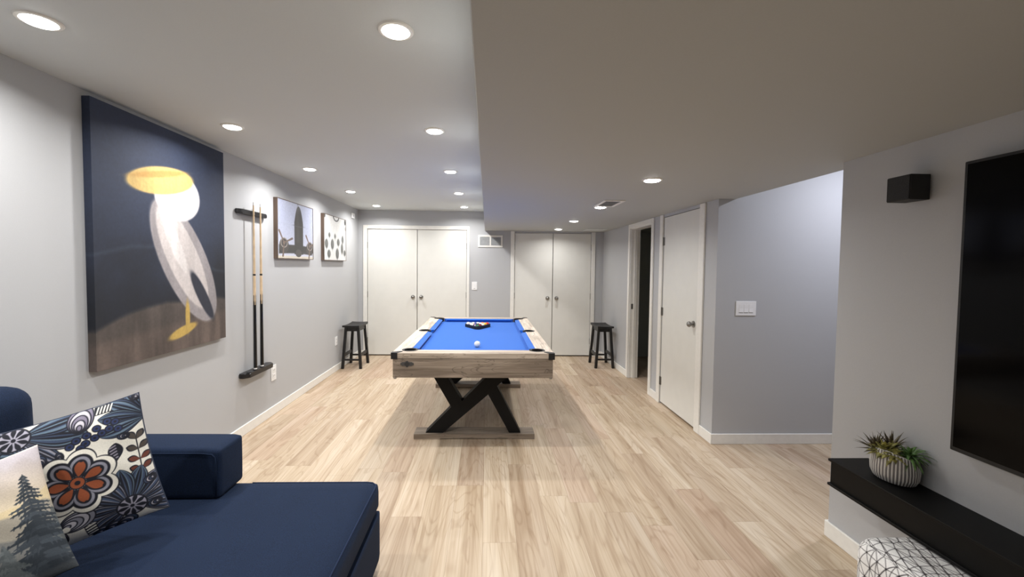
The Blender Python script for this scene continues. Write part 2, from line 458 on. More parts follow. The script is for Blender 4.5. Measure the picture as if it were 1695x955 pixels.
for x, w_ in ((-1.661, 'above the sofa by the left wall'), (-.355, 'beside the ceiling drop')):
    downlight(x, .465, ZC, 'round lit ceiling light level with the camera, '+w_, 'downlights level with the camera', LAMP_W)
downlight(-1.661, -.715, ZC, 'round lit ceiling light added behind the camera above the sofa end', 'downlights level with the camera', LAMP_W)  # unseen light continuing the left row, added to brighten the television wall
for y, s in ((2.768, 'nearest and largest, alone before the vent'), (4.042, 'touching the square ceiling vent'), (5.279, 'second from the closet wall'), (6.437, 'right in front of the right closet doors')):
    downlight(1.077, y, ZS, 'round lit light in the low ceiling, '+s, G3, LAMP_W_SOFFIT)

# ------------------------------------------------------------------ vents, plates
def louvre_vent_back():
    x0, x1, z0, z1 = -.153, .249, 1.790, 1.988
    t = thing('wall_vent', 'white framed return air grille with two grey louvre panels, high between the closets', 'vent', ((x0+x1)/2, YB, z0))
    b = B(); w = .03; xm = (x0+x1)/2; y = YB-.012
    for q in ((x0, x1, z1-w, z1), (x0, x1, z0, z0+w), (x0, x0+w, z0+w, z1-w), (x1-w, x1, z0+w, z1-w), (xm-.012, xm+.012, z0+w, z1-w)):
        box(b, q[0], q[1], y, YB, q[2], q[3], bevel=.002, seg=1)
    obj('frame', b, M_TRIM, t)
    for a, c in ((x0+w, xm-.012), (xm+.012, x1-w)):
        b = B(); box(b, a, c, YB-.002, YB, z0+w, z1-w)
        for i in range(9):
            z = z0+w+.008+i*.0145
            prism(b, [(YB-.009, z), (YB-.008, z-.001), (YB-.002, z+.008), (YB-.003, z+.009)], a, c, axis=0)
        obj('louvre_panel', b, M_VENTGREY, t)
louvre_vent_back()
t = thing('ceiling_vent', 'grey slotted supply vent in the lower ceiling behind a downlight', 'vent', (1.09, 3.8, ZS))
b = B()
for q in ((.995, 1.185, 3.62, 3.65), (.995, 1.185, 3.95, 3.98), (.995, 1.025, 3.65, 3.95), (1.155, 1.185, 3.65, 3.95)): box(b, q[0], q[1], q[2], q[3], ZS-.008, ZS, bevel=.002, seg=1)
obj('frame', b, M_TRIM, t)
b = B(); box(b, 1.025, 1.155, 3.65, 3.95, ZS-.0015, ZS)
for i in range(12):
    y = 3.66+i*.0245; prism(b, [(y, ZS-.006), (y+.002, ZS-.007), (y+.010, ZS-.0015), (y+.006, ZS-.0015)], 1.025, 1.155, axis=0)
obj('louvre_panel', b, M_VENTGREY, t)
b = bx(1.50, 1.80, 6.32, 6.62, ZS-.006, ZS, bevel=.003, seg=1)
tag(obj('access_panel', b, M_CEIL, loc=(1.65, 6.47, ZS)), 'flat square access panel in the low ceiling corner above the right stool', 'access panel')

def plate_x(name, label, cat, y0, y1, z0, z1, outlet=False, group=None):   # on the left wall
    t = thing(name, label, cat, (XL, (y0+y1)/2, z0), group)
    obj('cover_plate', bx(XL, XL+.007, y0, y1, z0, z1, bevel=.003, seg=2), M_PLASTIC, t)
    ym = (y0+y1)/2; w = (y1-y0)*.25; hh = (z1-z0)
    for a, c in ((.18, .46), (.54, .82)):
        b = bx(XL+.007, XL+.0095, ym-w, ym+w, z0+hh*a, z0+hh*c, bevel=.001, seg=1)
        for s in (-1, 1): box(b, XL+.0095, XL+.0098, ym+s*w*.45-.002, ym+s*w*.45+.002, z0+hh*(a+.09), z0+hh*(a+.2), mi=1)
        obj('socket', b, [M_PLASTIC, M_DARKSLOT], t)
plate_x('wall_outlet', 'white wall outlet low on the left wall right beside the cue rack foot', 'outlet', 4.135, 4.232, .337, .487)
plate_x('wall_outlet', 'white wall outlet low on the left wall just before the left stool', 'outlet', 5.865, 5.95, .36, .48)
t = thing('wall_sensor', 'small white box sensor high on the left wall near the back corner', 'sensor', (XL, 6.63, 2.195))
obj('housing', bx(XL, XL+.022, 6.565, 6.695, 2.195, 2.275, bevel=.006, seg=2), M_PLASTIC, t)
obj('button', bx(XL+.022, XL+.024, 6.615, 6.645, 2.22, 2.25, bevel=.0008, seg=1), M_VENTGREY, t)
def switch_y(label, x0, x1, z0, z1, Y, n):
    t = thing('light_switch', label, 'light switch', ((x0+x1)/2, Y, z0))
    obj('cover_plate', bx(x0, x1, Y-.007, Y, z0, z1, bevel=.003, seg=2), M_PLASTIC, t)
    m = .022 if n > 1 else .027; w = (x1-x0-2*m)/n
    for i in range(n):
        a = x0+m+i*w+.004; c = a+w-.008
        b = B(); prism(b, [(Y-.007, z0+.028), (Y-.011, z0+.028), (Y-.0085, (z0+z1)/2), (Y-.009, z1-.028), (Y-.007, z1-.028)], a, c, axis=0)
        obj('rocker', b, M_PLASTIC, t)
        obj('rocker_slot', bx(a, c, Y-.0075, Y-.007, z0+.022, z0+.0275), M_VENTGREY, t)
switch_y('single white rocker light switch between the two closets', -.25, -.162, 1.09, 1.222, YB, 1)
switch_y('triple white rocker light switch on the right hall wall', 2.082, 2.254, 1.091, 1.212, YH, 3)

# ------------------------------------------------------------------ sofa
def fabric(name, c):
    t = NT(name)
    w1 = t.n('ShaderNodeTexNoise', None, Vector=t.pos(), Scale=420.0, Detail=2.0).outputs[0]
    w2 = t.n('ShaderNodeTexNoise', None, Vector=t.pos(), Scale=6.0, Detail=3.0).outputs[0]
    lo = tuple(v*.78 for v in c); hi = tuple(v*1.18 for v in c)
    a = t.ramp(w1, [(.35, lo), (.65, hi)])
    a = t.mix(.5, a, t.ramp(w2, [(.3, (225, 228, 232)), (.7, (255, 255, 255))]), 'MULTIPLY')
    t.bs('Base Color', a); t.bs('Roughness', .92); t.bs('Sheen Weight', .06); t.bs('Sheen Roughness', .5); t.bs('Sheen Tint', rgba((120, 140, 175))); t.bs('Specular IOR Level', .2)
    t.bump(w1, .5, .0015)
    return t.m
M_NAVY = fabric('navy_upholstery', (21, 34, 56)); M_PIPE = fabric('navy_piping', (30, 42, 68))
def soft_box(x0, x1, y0, y1, z0, z1, r=.03, puff=(0, 0, 0), n=14):
    """box with rounded edges whose faces bulge a little"""
    bm = B(); cx, cy, cz = (x0+x1)/2, (y0+y1)/2, (z0+z1)/2; h = Vector(((x1-x0)/2, (y1-y0)/2, (z1-z0)/2))
    bmesh.ops.create_cube(bm, size=2)
    bmesh.ops.subdivide_edges(bm, edges=bm.edges, cuts=n, use_grid_fill=True)
    for v in bm.verts:
        # spread the cuts towards the edges, then round
        q = Vector([math.copysign(abs(c)**.6, c) if abs(c) > 1e-9 else 0 for c in v.co])
        p = Vector((q.x*h.x, q.y*h.y, q.z*h.z))
        inner = Vector([max(-(h[i]-r), min(h[i]-r, p[i])) for i in range(3)])
        d = p-inner
        if d.length > 1e-9: p = inner+d.normalized()*min(r, d.length) if sum(abs(d[i]) > 1e-9 for i in range(3)) > 1 else p
        f = [(1-(p[(i+1) % 3]/h[(i+1) % 3])**2)*(1-(p[(i+2) % 3]/h[(i+2) % 3])**2) for i in range(3)]
        for i in range(3): p[i] += puff[i]*f[i]*(p[i]/h[i])
        v.co = p+Vector((cx, cy, cz))
    return bm
sofa = thing('sofa', 'navy blue fabric sofa with a long chaise and low square arm, lower left', 'sofa', (-1.3, 1.2, 0))
SX = -.505
obj('base', soft_box(-2.03, SX, .98, 2.035, .05, .295, .02), M_NAVY, sofa, smooth=True)
obj('base', soft_box(-2.03, -1.08, -.55, .975, .05, .295, .02), M_NAVY, sofa, smooth=True)
ch = obj('chaise_cushion', soft_box(-1.80, SX-.005, .98, 2.045, .298, .432, .035, (.004, .004, .012)), M_NAVY, sofa, smooth=True)
def edge_pipe(z):
    q = [(-1.12, 2.035), (-.575, 2.035), (-.545, 2.030), (-.527, 2.012), (-.521, 1.985), (-.521, 1.5), (-.521, 1.02)]
    return tube(B(), [(x, y, z) for x, y in q], .0035, 6)
obj('piping', edge_pipe(.4235), M_PIPE, ch, smooth=True)
obj('piping', edge_pipe(.3065), M_PIPE, ch, smooth=True)
obj('seat_cushion', soft_box(-1.80, -1.085, .20, .975, .298, .432, .035, (.004, .004, .012)), M_NAVY, sofa, smooth=True)
obj('seat_cushion', soft_box(-1.80, -1.085, -.54, .195, .298, .432, .035, (.004, .004, .012)), M_NAVY, sofa, smooth=True)
AX = -1.17
arm = obj('armrest', soft_box(-2.03, AX, 1.862, 2.055, .435, .662, .022, (.004, .004, .006)), M_NAVY, sofa, smooth=True)
obj('piping', tube(B(), [(-1.9, 1.862, .645), (-1.25, 1.862, .645), (-1.20, 1.862, .641), (-1.186, 1.862, .628), (-1.183, 1.862, .60), (-1.183, 1.862, .445)], .003, 6), M_NAVY, arm, smooth=True)
obj('backrest', soft_box(-2.075, -1.93, -.55, 1.86, .30, .78, .03), M_NAVY, sofa, smooth=True)
for y0, y1 in ((-.52, .26), (.27, 1.00)):
    obj('back_cushion', soft_box(-1.925, -1.74, y0, y1, .436, .90, .06, (.02, .01, .02)), M_NAVY, sofa, smooth=True)
bc = obj('back_cushion', soft_box(-1.925, -1.745, 1.02, 1.70,   .436, 1.0, .07, (.02, .012, .02)), M_NAVY, sofa, smooth=True)

# scatter cushions
def pillow(name, pic, BR, a, b_, c_, s, thick, label, mat, ear=.05, back=(30, 40, 66)):
    N = pic.shape[0]
    BR = np.array(BR); e1 = np.array([math.cos(a), math.sin(a), 0]); n = np.array([math.sin(a), -math.cos(a), 0])
    upv = np.array([0, 0, 1])*math.cos(b_)-n*math.sin(b_)
    nn = n*math.cos(b_)+np.array([0, 0, 1])*math.sin(b_)
    ex = math.cos(c_)*e1+math.sin(c_)*upv; ey = -math.sin(c_)*e1+math.cos(c_)*upv
    BL = BR-s*ex
    u, v = np.meshgrid(np.linspace(0, 1, N), np.linspace(0, 1, N))
    U, V = 2*u-1, 2*v-1
    k = (1-np.abs(U)**2.6)*(1-np.abs(V)**2.6); t = thick*np.clip(k, 0, 1)**.6
    wr = .004*np.sin(9*U+4*V)*np.sin(7*V-3*U)*np.clip(k*2, 0, 1)
    x = U*(1-ear*(1-V**2)*np.abs(U)**3); y = V*(1-ear*(1-U**2)*np.abs(V)**3)
    P = BL+ex*s/2+ey*s/2+x[..., None]*ex*s/2+y[..., None]*ey*s/2
    PF = P+(t+wr)[..., None]*nn; PB = P-t[..., None]*nn
    CB = np.ones_like(pic)*np.array(lin(back))
    return tag(color_grid(name, PF, pic, mat, loc=tuple(BL+ex*s/2), closed_back=(PB, CB)), label, 'cushion')

NV, DK, GY, CR_, OR, TL = (30, 40, 62), (20, 22, 34), (140, 140, 152), (232, 228, 216), (150, 78, 46), (62, 90, 106)
def floral():
    p = Paint(330, 330, CR_)
    def fan(cx, cy, R, angs, w, cols, L0=.05):
        for i, a in enumerate(angs):
            a = math.radians(a)
            p.put(p.petal(cx, cy, R, w, a, r0=L0*.4), DK)
            for j, sc_ in enumerate((.86, .62, .38, .16)):
                p.put(p.petal(cx, cy, R*.95, w*sc_, a, r0=L0*.6), cols[(i+j) % 2] if j < 3 else DK)
                p.put(p.petal(cx, cy, R*.93, w*(sc_-.10), a, r0=L0*.6), DK if j % 2 == 0 else cols[(i+1) % 2])
    def disc(cx, cy, r, rot=0, n=9):
        p.put(p.ell(cx, cy, r*1.12, r*1.0), DK); p.put(p.ell(cx, cy, r, r*.88), (165, 162, 176))
        for i in range(n): p.put(p.petal(cx, cy, r*.82, r*.17, rot+2*math.pi*i/n, r0=r*.22), DK)
        p.put(p.ell(cx, cy, r*.16, r*.16), DK)
    def shell(cx, cy, R, a, col=GY):
        a = math.radians(a)
        for j in range(5):
            k = 1-j*.19; ox = cx-math.cos(a)*R*(1-k)*.8; oy = cy-math.sin(a)*R*(1-k)*.8
            p.put(p.ell(ox, oy, R*k, R*k*.72, a), DK); p.put(p.ell(ox, oy, R*k-.008, R*k*.72-.008, a), col if j % 2 == 0 else (196, 192, 200))
    BLU, BL2 = (58, 72, 98), (96, 116, 134)
    # left flower with its fanned petals
    fan(.29, .92, .34, (-168, -146, -125, -100, -75, -50, -28), .052, (GY, BLU)); fan(.02, .97, .30, (-60, -30, -5, 20), .06, (BL2, BLU))
    fan(.29, .92, .38, (-16, 8), .085, (BL2, BLU))
    fan(.29, .92, .30, (206, 178, 150), .07, (BLU, GY))
    disc(.28, .915, .085, .2)
    # top shell and lattice
    shell(.64, .93, .11, 80, (126, 120, 138))
    # corner fans
    fan(1.04, .80, .30, (118, 142, 165, 190), .062, (BL2, BLU)); shell(.985, .985, .05, 45)
    p.put(np.maximum(np.abs(p.u-.77)-.05, np.abs(p.v-.955)-.035), DK)
    for k in range(5): p.put(p.seg(.73+k*.02, .93, .745+k*.02, .98, .005), CR_)
    # berries
    for (x, y) in ((.56, .745), (.60, .775), (.645, .735), (.66, .79), (.70, .755), (.72, .82), (.745, .775), (.79, .79), (.785, .85), (.83, .83), (.84, .77), (.615, .71)):
        p.put(p.ell(x, y, .028, .028), DK); p.put(p.ell(x, y, .021, .021), (34, 46, 84)); p.put(p.ell(x, y, .009, .009), DK)
    # stem and leaf sprig, right
    p.put(p.seg(.92, .36, .93, .66, .004), DK)
    for (x, y, a) in ((.92, .40, 150), (.92, .40, 30), (.925, .48, 155), (.925, .48, 25), (.93, .56, 150), (.93, .56, 35), (.93, .64, 120), (.93, .64, 50)):
        a = math.radians(a); p.put(p.petal(x, y, .085, .026, a), DK); p.put(p.petal(x, y, .075, .018, a), (104, 54, 40) if y < .55 else (76, 68, 62))
    # hatched leaf
    p.put(p.petal(.78, .52, .15, .045, math.radians(80)), DK)
    for k in range(5): p.put(p.seg(.765, .55+k*.022, .80, .56+k*.022, .005), (140, 134, 148))
    # lower blue flower
    for a in (8, 38, 66, 92, 118, 146, 174, 205, 335): fan(.80, .16, .28, (a,), .066, (BL2 if a in (66, 92) else GY, BLU))
    disc(.80, .15, .085, .4)
    # bottom shells
    shell(.50, .20, .105, 15); shell(.37, .12, .08, 100, (118, 112, 130)); shell(.33, .30, .08, 60, BLU)
    p.put(p.ell(.43, .165, .022, .022), CR_); p.put(p.ell(.36, .285, .02, .02), CR_)
    for k in range(3): shell(.60+k*.07, .03, .07, 20, BLU)
    shell(.12, .42, .12, 20, BLU); shell(.14, .62, .10, 60); shell(.1, .2, .13, 30, (118, 112, 130)); shell(.22, .05, .1, 80)
    p.put(np.maximum(np.abs(p.u-.55)-.035, np.abs(p.v-.08)-.05), DK)
    for k in range(4): p.put(p.seg(.525, .045+k*.024, .575, .06+k*.024, .006), CR_)
    for (x, y, r_) in ((.40, .70, .05), (.50, .70, .035), (.86, .70, .04), (.20, .74, .05), (.95, .30, .05), (.93, .10, .05)):
        shell(x, y, r_, 200*x, BLU)
    # the big flower: scalloped white, black, grey, black, rust petals
    cx, cy = .555, .475
    for k, c in ((1.20, DK), (1.15, CR_), (.99, DK)):
        for i in range(7):
            a = 2*math.pi*i/7+.35; p.put(p.ell(cx+.125*math.cos(a)*k, cy+.125*math.sin(a)*k, .080*k, .072*k, a), c)
    for i in range(7):
        a = 2*math.pi*i/7+.35
        p.put(p.ell(cx+.122*math.cos(a), cy+.122*math.sin(a), .064, .055, a), GY)
        p.put(p.ell(cx+.108*math.cos(a), cy+.108*math.sin(a), .058, .041, a), DK)
        p.put(p.petal(cx, cy, .118, .030, a, heart=.014, r0=.040), OR)
        p.put(p.seg(cx, cy, cx+.15*math.cos(a+math.pi/7), cy+.15*math.sin(a+math.pi/7), .007, .003), DK)
    p.put(p.ell(cx, cy, .046, .046), DK); p.put(p.ell(cx, cy, .038, .038), OR); p.put(p.ell(cx, cy, .016, .016), DK)
    e = np.minimum.reduce([p.u, p.v, 1-p.u, 1-p.v]); p.put(e-.008, NV)
    return p.linear()
M_PRINT = pattern_mat('printed_cushion_cotton', .88, weave=1)
pillow('scatter_cushion', floral(), (-1.189, 1.602, .558), .568, .191, .204, .45, .085,
       'square cushion with a bold rust, grey and navy flower print leaning on the sofa arm', M_PRINT)
def conifers():
    p = Paint(300, 300, (208, 198, 178)); rs = np.random.RandomState(5)
    f = p.fbm(3, 5)
    sky = np.clip((p.v-.45)/.5, 0, 1)[..., None]
    p.a = np.array((222, 204, 166))*(1-sky)+np.array((176, 168, 172))*sky
    p.a *= (1+.10*(f-.5))[..., None]
    p.put(.03*np.sin(p.u*40+6*f)+(p.v-.90)*-1, (196, 190, 196), .5, .05)
    for y, c, am, ph in ((.60, (206, 188, 150), .07, .4), (.47, (150, 144, 132), .09, 1.9), (.33, (106, 106, 104), .07, 3.2), (.16, (76, 78, 80), .05, 5.0)):
        ridge = y+am*np.sin(p.u*7+ph)+am*.4*np.sin(p.u*19+ph)+.05*(f-.5)
        p.put(p.v-ridge, c, .95, .02)
    def tree(cx, base, top, w, c, n=30):
        p.put(p.seg(cx, base, cx, top, .012, .002), c)
        for i in range(n):
            t = i/n; y = base+(top-base)*t; L = w*(1-t)**.75*(.7+.6*rs.rand())
            for s in (-1, 1):
                L2 = L*(.7+.5*rs.rand()); th = .020*(1-t)+.006
                col = tuple(np.array(c)+rs.randint(-10, 18))
                p.put(p.seg(cx, yy0 := y+.012, cx+s*L2*.6, y-.012*(1-t), th, th*.7), col)
                p.put(p.seg(cx+s*L2*.4, y, cx+s*L2, y-.030*(1-t)-.008, th*.8, .003), col)
                for q in range(3):
                    f_ = .35+.25*q; p.put(p.seg(cx+s*L2*f_, y-.01, cx+s*L2*(f_+.06), y-.045*(1-t)-.01, .006, .002), col)
    tree(.99, -.05, .50, .15, (84, 88, 88), 22)
    tree(.885, .0, .80, .21, (40, 48, 56))
    tree(.70, -.05, .36, .12, (74, 80, 82), 18); tree(.50, -.05, .5, .15, (62, 68, 72), 22)
    p.put(p.v-.03*f-.05, (58, 62, 66), .9, .03)
    e = np.minimum.reduce([p.u, 1-p.v]); p.put(e-.012, (226, 220, 208))
    return p.linear()
pillow('scatter_cushion', conifers(), (-1.226, 1.285, .560), .729, .52, .232, .40, .06,
       'beige cushion printed with a dark conifer tree and hills, in front of the flower cushion', M_PRINT, back=(190, 184, 170))

# ------------------------------------------------------------------ pool table
TX0, TX1, TY0, TY1 = -.732, .531, 3.262, 5.585
M_WX = wood('weathered_oak_across', 0, ((116, 103, 90), (146, 132, 117), (170, 156, 140)))
M_WY = wood('weathered_oak_along', 1, ((180, 166, 150), (206, 193, 178), (222, 210, 196)))
M_WXT = wood('weathered_oak_rail', 0, ((162, 148, 132), (186, 172, 156), (206, 192, 176)))
def felt():
    t = NT('blue_table_felt')
    nz = t.n('ShaderNodeTexNoise', None, Vector=t.pos(), Scale=350.0, Detail=2.0).outputs[0]
    t.bs('Base Color', t.ramp(nz, [(.3, (8, 86, 178)), (.7, (16, 99, 192))])); t.bs('Roughness', .9); t.bs('Sheen Weight', .2); t.bs('Specular IOR Level', .15); t.bump(nz, .2, .0008)
    return t.m
M_FELT = felt()
pt = thing('pool_table', 'weathered oak pool table with blue cloth and black angular legs, centre of the room', 'pool table', ((TX0+TX1)/2, (TY0+TY1)/2, 0))
ZT, ZR, ZA = .803, .762, .611
ap = .010
for q in ((TX0+ap, TX1-ap, TY0+.001, TY0+.031), (TX0+ap, TX1-ap, TY1-.031, TY1-.001)): obj('apron', bx(*q, ZA, ZR-.003, bevel=.002, seg=1), M_WX, pt)
for q in ((TX0+ap, TX0+ap+.03, TY0+.032, TY1-.032), (TX1-ap-.03, TX1-ap, TY0+.032, TY1-.032)): obj('apron', bx(*q, ZA, ZR-.003, bevel=.002, seg=1), M_WY, pt)
obj('underframe', bx(TX0+.045, TX1-.045, TY0+.035, TY1-.035, ZA+.02, ZR-.006), M_BLACKMAT, pt)
RW = .125; PR = .060
ix0, ix1, iy0, iy1 = TX0+RW, TX1-RW, TY0+RW+.01, TY1-RW-.01
ym = (TY0+TY1)/2
pk = {'fl': (ix0-.005, iy0-.002), 'fr': (ix1+.005, iy0-.002), 'bl': (ix0-.005, iy1+.002), 'br': (ix1+.005, iy1+.002), 'ml': (ix0-.035, ym), 'mr': (ix1+.035, ym)}
def arc(c, r, a0, a1, n=10): return [(c[0]+r*math.cos(a0+(a1-a0)*i/n), c[1]+r*math.sin(a0+(a1-a0)*i/n)) for i in range(n+1)]
def rail_front(y0, yi, ca, cb):      # outer edge y0, inner yi, pockets ca (left), cb (right)
    s = 1 if yi > y0 else -1
    # left pocket: from the mitre direction round to the inner edge
    am = math.atan2(y0-ca[1], TX0-ca[0]); ai = math.atan2(yi-ca[1], math.sqrt(max(PR**2-(yi-ca[1])**2, 0)))
    bm_ = math.atan2(y0-cb[1], TX1-cb[0]); bi = math.atan2(yi-cb[1], -math.sqrt(max(PR**2-(yi-cb[1])**2, 0)))
    def sweep(a, b, s): # go from a to b turning through the rail body
        while s > 0 and b < a: b += 2*math.pi
        while s < 0 and b > a: b -= 2*math.pi
        return a, b
    a0, a1 = sweep(am, ai, s); b0, b1 = sweep(bi, bm_, s)
    return [(TX0, y0)]+arc(ca, PR, a0, a1)+arc(cb, PR, b0, b1)+[(TX1, y0)]
obj('rail', prism(B(), rail_front(TY0, iy0, pk['fl'], pk['fr']), ZR, ZT), M_WXT, pt)
obj('rail', prism(B(), rail_front(TY1, iy1, pk['bl'], pk['br']), ZR, ZT), M_WXT, pt)
def rail_side(x0, xi, ca, cb, cm):
    s = 1 if xi > x0 else -1
    am = math.atan2(TY0-ca[1], x0-ca[0]); dx = xi-ca[0]; ai = math.atan2(math.sqrt(max(PR**2-dx*dx, 0)), dx)
    dxb = xi-cb[0]; bi = math.atan2(-math.sqrt(max(PR**2-dxb*dxb, 0)), dxb); bm_ = math.atan2(TY1-cb[1], x0-cb[0])
    dm = xi-cm[0]; h = math.sqrt(max(PR**2-dm*dm, 0)); m0 = math.atan2(-h, dm); m1 = math.atan2(h, dm)
    def sw(a, b):
        while s > 0 and b > a: b -= 2*math.pi
        while s < 0 and b < a: b += 2*math.pi
        return a, b
    return [(x0, TY0)]+arc(ca, PR, *sw(am, ai))+arc(cm, PR, *sw(m0, m1))+arc(cb, PR, *sw(bi, bm_))+[(x0, TY1)]
obj('rail', prism(B(), rail_side(TX0, ix0, pk['fl'], pk['bl'], pk['ml']), ZR, ZT-.0003), M_WY, pt)
obj('rail', prism(B(), rail_side(TX1, ix1, pk['fr'], pk['br'], pk['mr']), ZR, ZT-.0003), M_WY, pt)
obj('playing_surface', bx(ix0-.004, ix1+.004, iy0-.004, iy1+.004, ZR-.006, ZR+.001), M_FELT, pt)
def cushion_pts(ax, a0, a1, edge, s):    # ax: 0 the cushion runs along x, 1 along y
    """cushion nose profile swept between a0 and a1 with slanted ends"""
    b = B(); prof = [(0, ZT-.003), (.043, ZT-.006), (.050, ZT-.012), (.028, ZR+.0012), (0, ZR+.0012)]
    ends = []
    for e, sg in ((a0, 1), (a1, -1)):
        ring = []
        for d, z in prof:
            t_ = e+sg*d*.8; p_ = edge+s*d
            ring.append(b.verts.new((t_, p_, z) if ax == 0 else (p_, t_, z)))
        ends.append(ring)
    b.faces.new(ends[0]); b.faces.new(ends[1])
    for i in range(5): b.faces.new((ends[0][i], ends[0][(i+1) % 5], ends[1][(i+1) % 5], ends[1][i]))
    return b
obj('rail_cushion', cushion_pts(0, ix0+.062, ix1-.062, iy0, 1), M_FELT, pt)
obj('rail_cushion', cushion_pts(0, ix0+.062, ix1-.062, iy1, -1), M_FELT, pt)
for x, s in ((ix0, 1), (ix1, -1)):
    obj('rail_cushion', cushion_pts(1, iy0+.062, ym-.055, x, s), M_FELT, pt)
    obj('rail_cushion', cushion_pts(1, ym+.055, iy1-.062, x, s), M_FELT, pt)
for k, c in pk.items():
    r = PR-.001
    b = B()
    lathe(b, (c[0], c[1], 0), [(0, ZR+.0022), (r-.004, ZR+.0022), (r-.004, ZT-.006), (r-.012, ZT+.0015), (r-.004, ZT+.0045), (r+.005, ZT+.003), (r+.006, ZT+.0006), (r, ZT), (r, ZR+.0015), (0, ZR+.0015)], 32)
    obj('pocket', b, M_BLACKMAT, pt, smooth=40)
for x in (TX0, TX1):
    for y in (TY0, TY1):
        sx = 1 if x == TX0 else -1; sy = 1 if y == TY0 else -1
        poly = [(x-sx*.004, y-sy*.004), (x+sx*.045, y-sy*.004), (x+sx*.045, y+sy*.004), (x+sx*.075, y+sy*.060), (x+sx*.060, y+sy*.075), (x+sx*.004, y+sy*.045), (x-sx*.004, y+sy*.045)]
        b = B(); prism(b, poly, ZT+.0002, ZT+.003)
        low = [(x-sx*.004, y-sy*.004), (x+sx*.045, y-sy*.004), (x+sx*.045, y-sy*.0003), (x-sx*.0003, y-sy*.0003), (x-sx*.0003, y+sy*.045), (x-sx*.004, y+sy*.045)]
        prism(b, low, ZR-.006, ZT+.001)
        obj('corner_cap', b, M_BLACKMAT, pt)
        lv = B(); lathe(lv, (x+sx*.024, y+sy*.015, ZA), [(0, -.010), (.010, -.010), (.014, -.004), (.014, 0)], 12)
        obj('leveller', lv, M_STEEL, pt, smooth=True)
# emblem: a bar with stepped ends and a diamond in front
ex, ez, ey = -.612, .7185, TY0+.001
M_EMB = plain('dark_pewter', (70, 68, 66), .55, spec=.3); M_EMB2 = plain('darker_pewter', (52, 51, 50), .55, spec=.3)
e = obj('emblem', prism(B(), [(ex-.052, ez), (ex-.049, ez+.010), (ex-.042, ez+.010), (ex-.036, ez+.015), (ex-.014, ez+.015), (ex, ez+.027), (ex+.014, ez+.015), (ex+.036, ez+.015), (ex+.042, ez+.010), (ex+.049, ez+.010), (ex+.052, ez), (ex+.049, ez-.010), (ex+.042, ez-.010), (ex+.036, ez-.015), (ex+.014, ez-.015), (ex, ez-.027), (ex-.014, ez-.015), (ex-.036, ez-.015), (ex-.042, ez-.010), (ex-.049, ez-.010)], ey-.003, ey, axis=1), M_EMB, pt)
obj('emblem_diamond', prism(B(), [(ex-.024, ez), (ex, ez+.021), (ex+.024, ez), (ex, ez-.021)], ey-.0045, ey-.003, axis=1), M_EMB2, e)
# leg frames and feet
def leg_poly(top):
    def X(u): return -.745+.000804*u
    def Z(v): return .045+(680-v)*.000824
    vt = 680-(top-.045)/.000824
    # bar A (left, leaning), bar B (long diagonal), bar C (right leg); one outline, clockwise from lower left
    lx = 375-(100-vt)*(180/300)*1.0
    pts = [(285, 680), (470, 680), (950, 275), (1180, 680), (1302, 680), (1045, 185), (1045+(185-vt)*1.16, vt), (920+(100-vt)*1.0, vt),
           (672, 345), (520-(100-vt)*.6, vt), (lx, vt), (557, 408)]
    return [(X(u), Z(v)) for u, v in pts]
M_LEG = plain('black_powder_coat', (8, 8, 9), .6, noise=.1, spec=.25)
for y0, yl in ((3.567, 3.595), (5.095, 5.123)):
    obj('leg_frame', prism(B(), leg_poly(ZA+.018), yl, yl+.10, axis=1), M_LEG, pt)
    b = B(); prism(b, [(-.612, 0), (-.39, 0), (-.385, .007), (.192, .007), (.197, 0), (.420, 0), (.420, .045), (-.612, .045)], y0, y0+.156, axis=1)
    obj('foot', b, M_WX, pt)
# balls
def ball_mat(name, c): return plain(name, c, .12, noise=.0, coat=.6)
M_IVORY = ball_mat('ball_white', (236, 232, 220))
ballc = {'yellow': (222, 170, 40), 'blue': (24, 48, 120), 'red': (190, 50, 46), 'purple': (70, 44, 96), 'orange': (216, 120, 54), 'green': (24, 84, 60), 'maroon': (110, 30, 34), 'black': (16, 16, 18)}
bm_mats = {k: ball_mat('ball_'+k, v) for k, v in ballc.items()}
RB = .0275; ZB = ZR+.0018
def ball(x, y, col, stripe, label, group=None, rot=(0, 0, 0)):
    b = B(); bmesh.ops.create_uvsphere(b, u_segments=28, v_segments=18, radius=RB)
    if col and stripe:
        for f in b.faces:
            z = f.calc_center_median().z
            f.material_index = 1 if abs(z) < RB*.55 else 0
    elif col:
        for f in b.faces:
            f.material_index = 0 if f.calc_center_median().z > RB*.90 else 1
    R = Matrix.Rotation(rot[0], 3, 'X') @ Matrix.Rotation(rot[1], 3, 'Y')
    bmesh.ops.rotate(b, verts=b.verts, cent=(0, 0, 0), matrix=R)
    bmesh.ops.translate(b, verts=b.verts, vec=(x, y, ZB+RB))
    tag(obj('billiard_ball', b, [M_IVORY, bm_mats[col] if col else M_IVORY], loc=(x, y, ZB), smooth=True), label, 'billiard ball', group)
ball(-.082, 3.72, None, False, 'white cue ball alone on the blue cloth near the front of the table')
order = [[('blue', 1)], [('purple', 0), ('green', 1)], [('maroon', 1), ('black', 0), ('green', 0)], [('yellow', 1), ('purple', 1), ('orange', 0), ('maroon', 0)], [('blue', 0), ('yellow', 0), ('red', 1), ('orange', 1), ('red', 0)]]
order = [[('green', 0)], [('purple', 0), ('maroon', 0)], [('yellow', 1), ('black', 0), ('maroon', 1)], [('purple', 1), ('blue', 0), ('red', 1), ('yellow', 0)], [('blue', 1), ('green', 1), ('yellow', 1), ('orange', 0), ('red', 0)]]
order[2][0] = ('orange', 1)
tipY = 4.800
spot = ['at the point towards the camera', 'in the second row', 'in the third row', 'in the fourth row', 'in the back row']
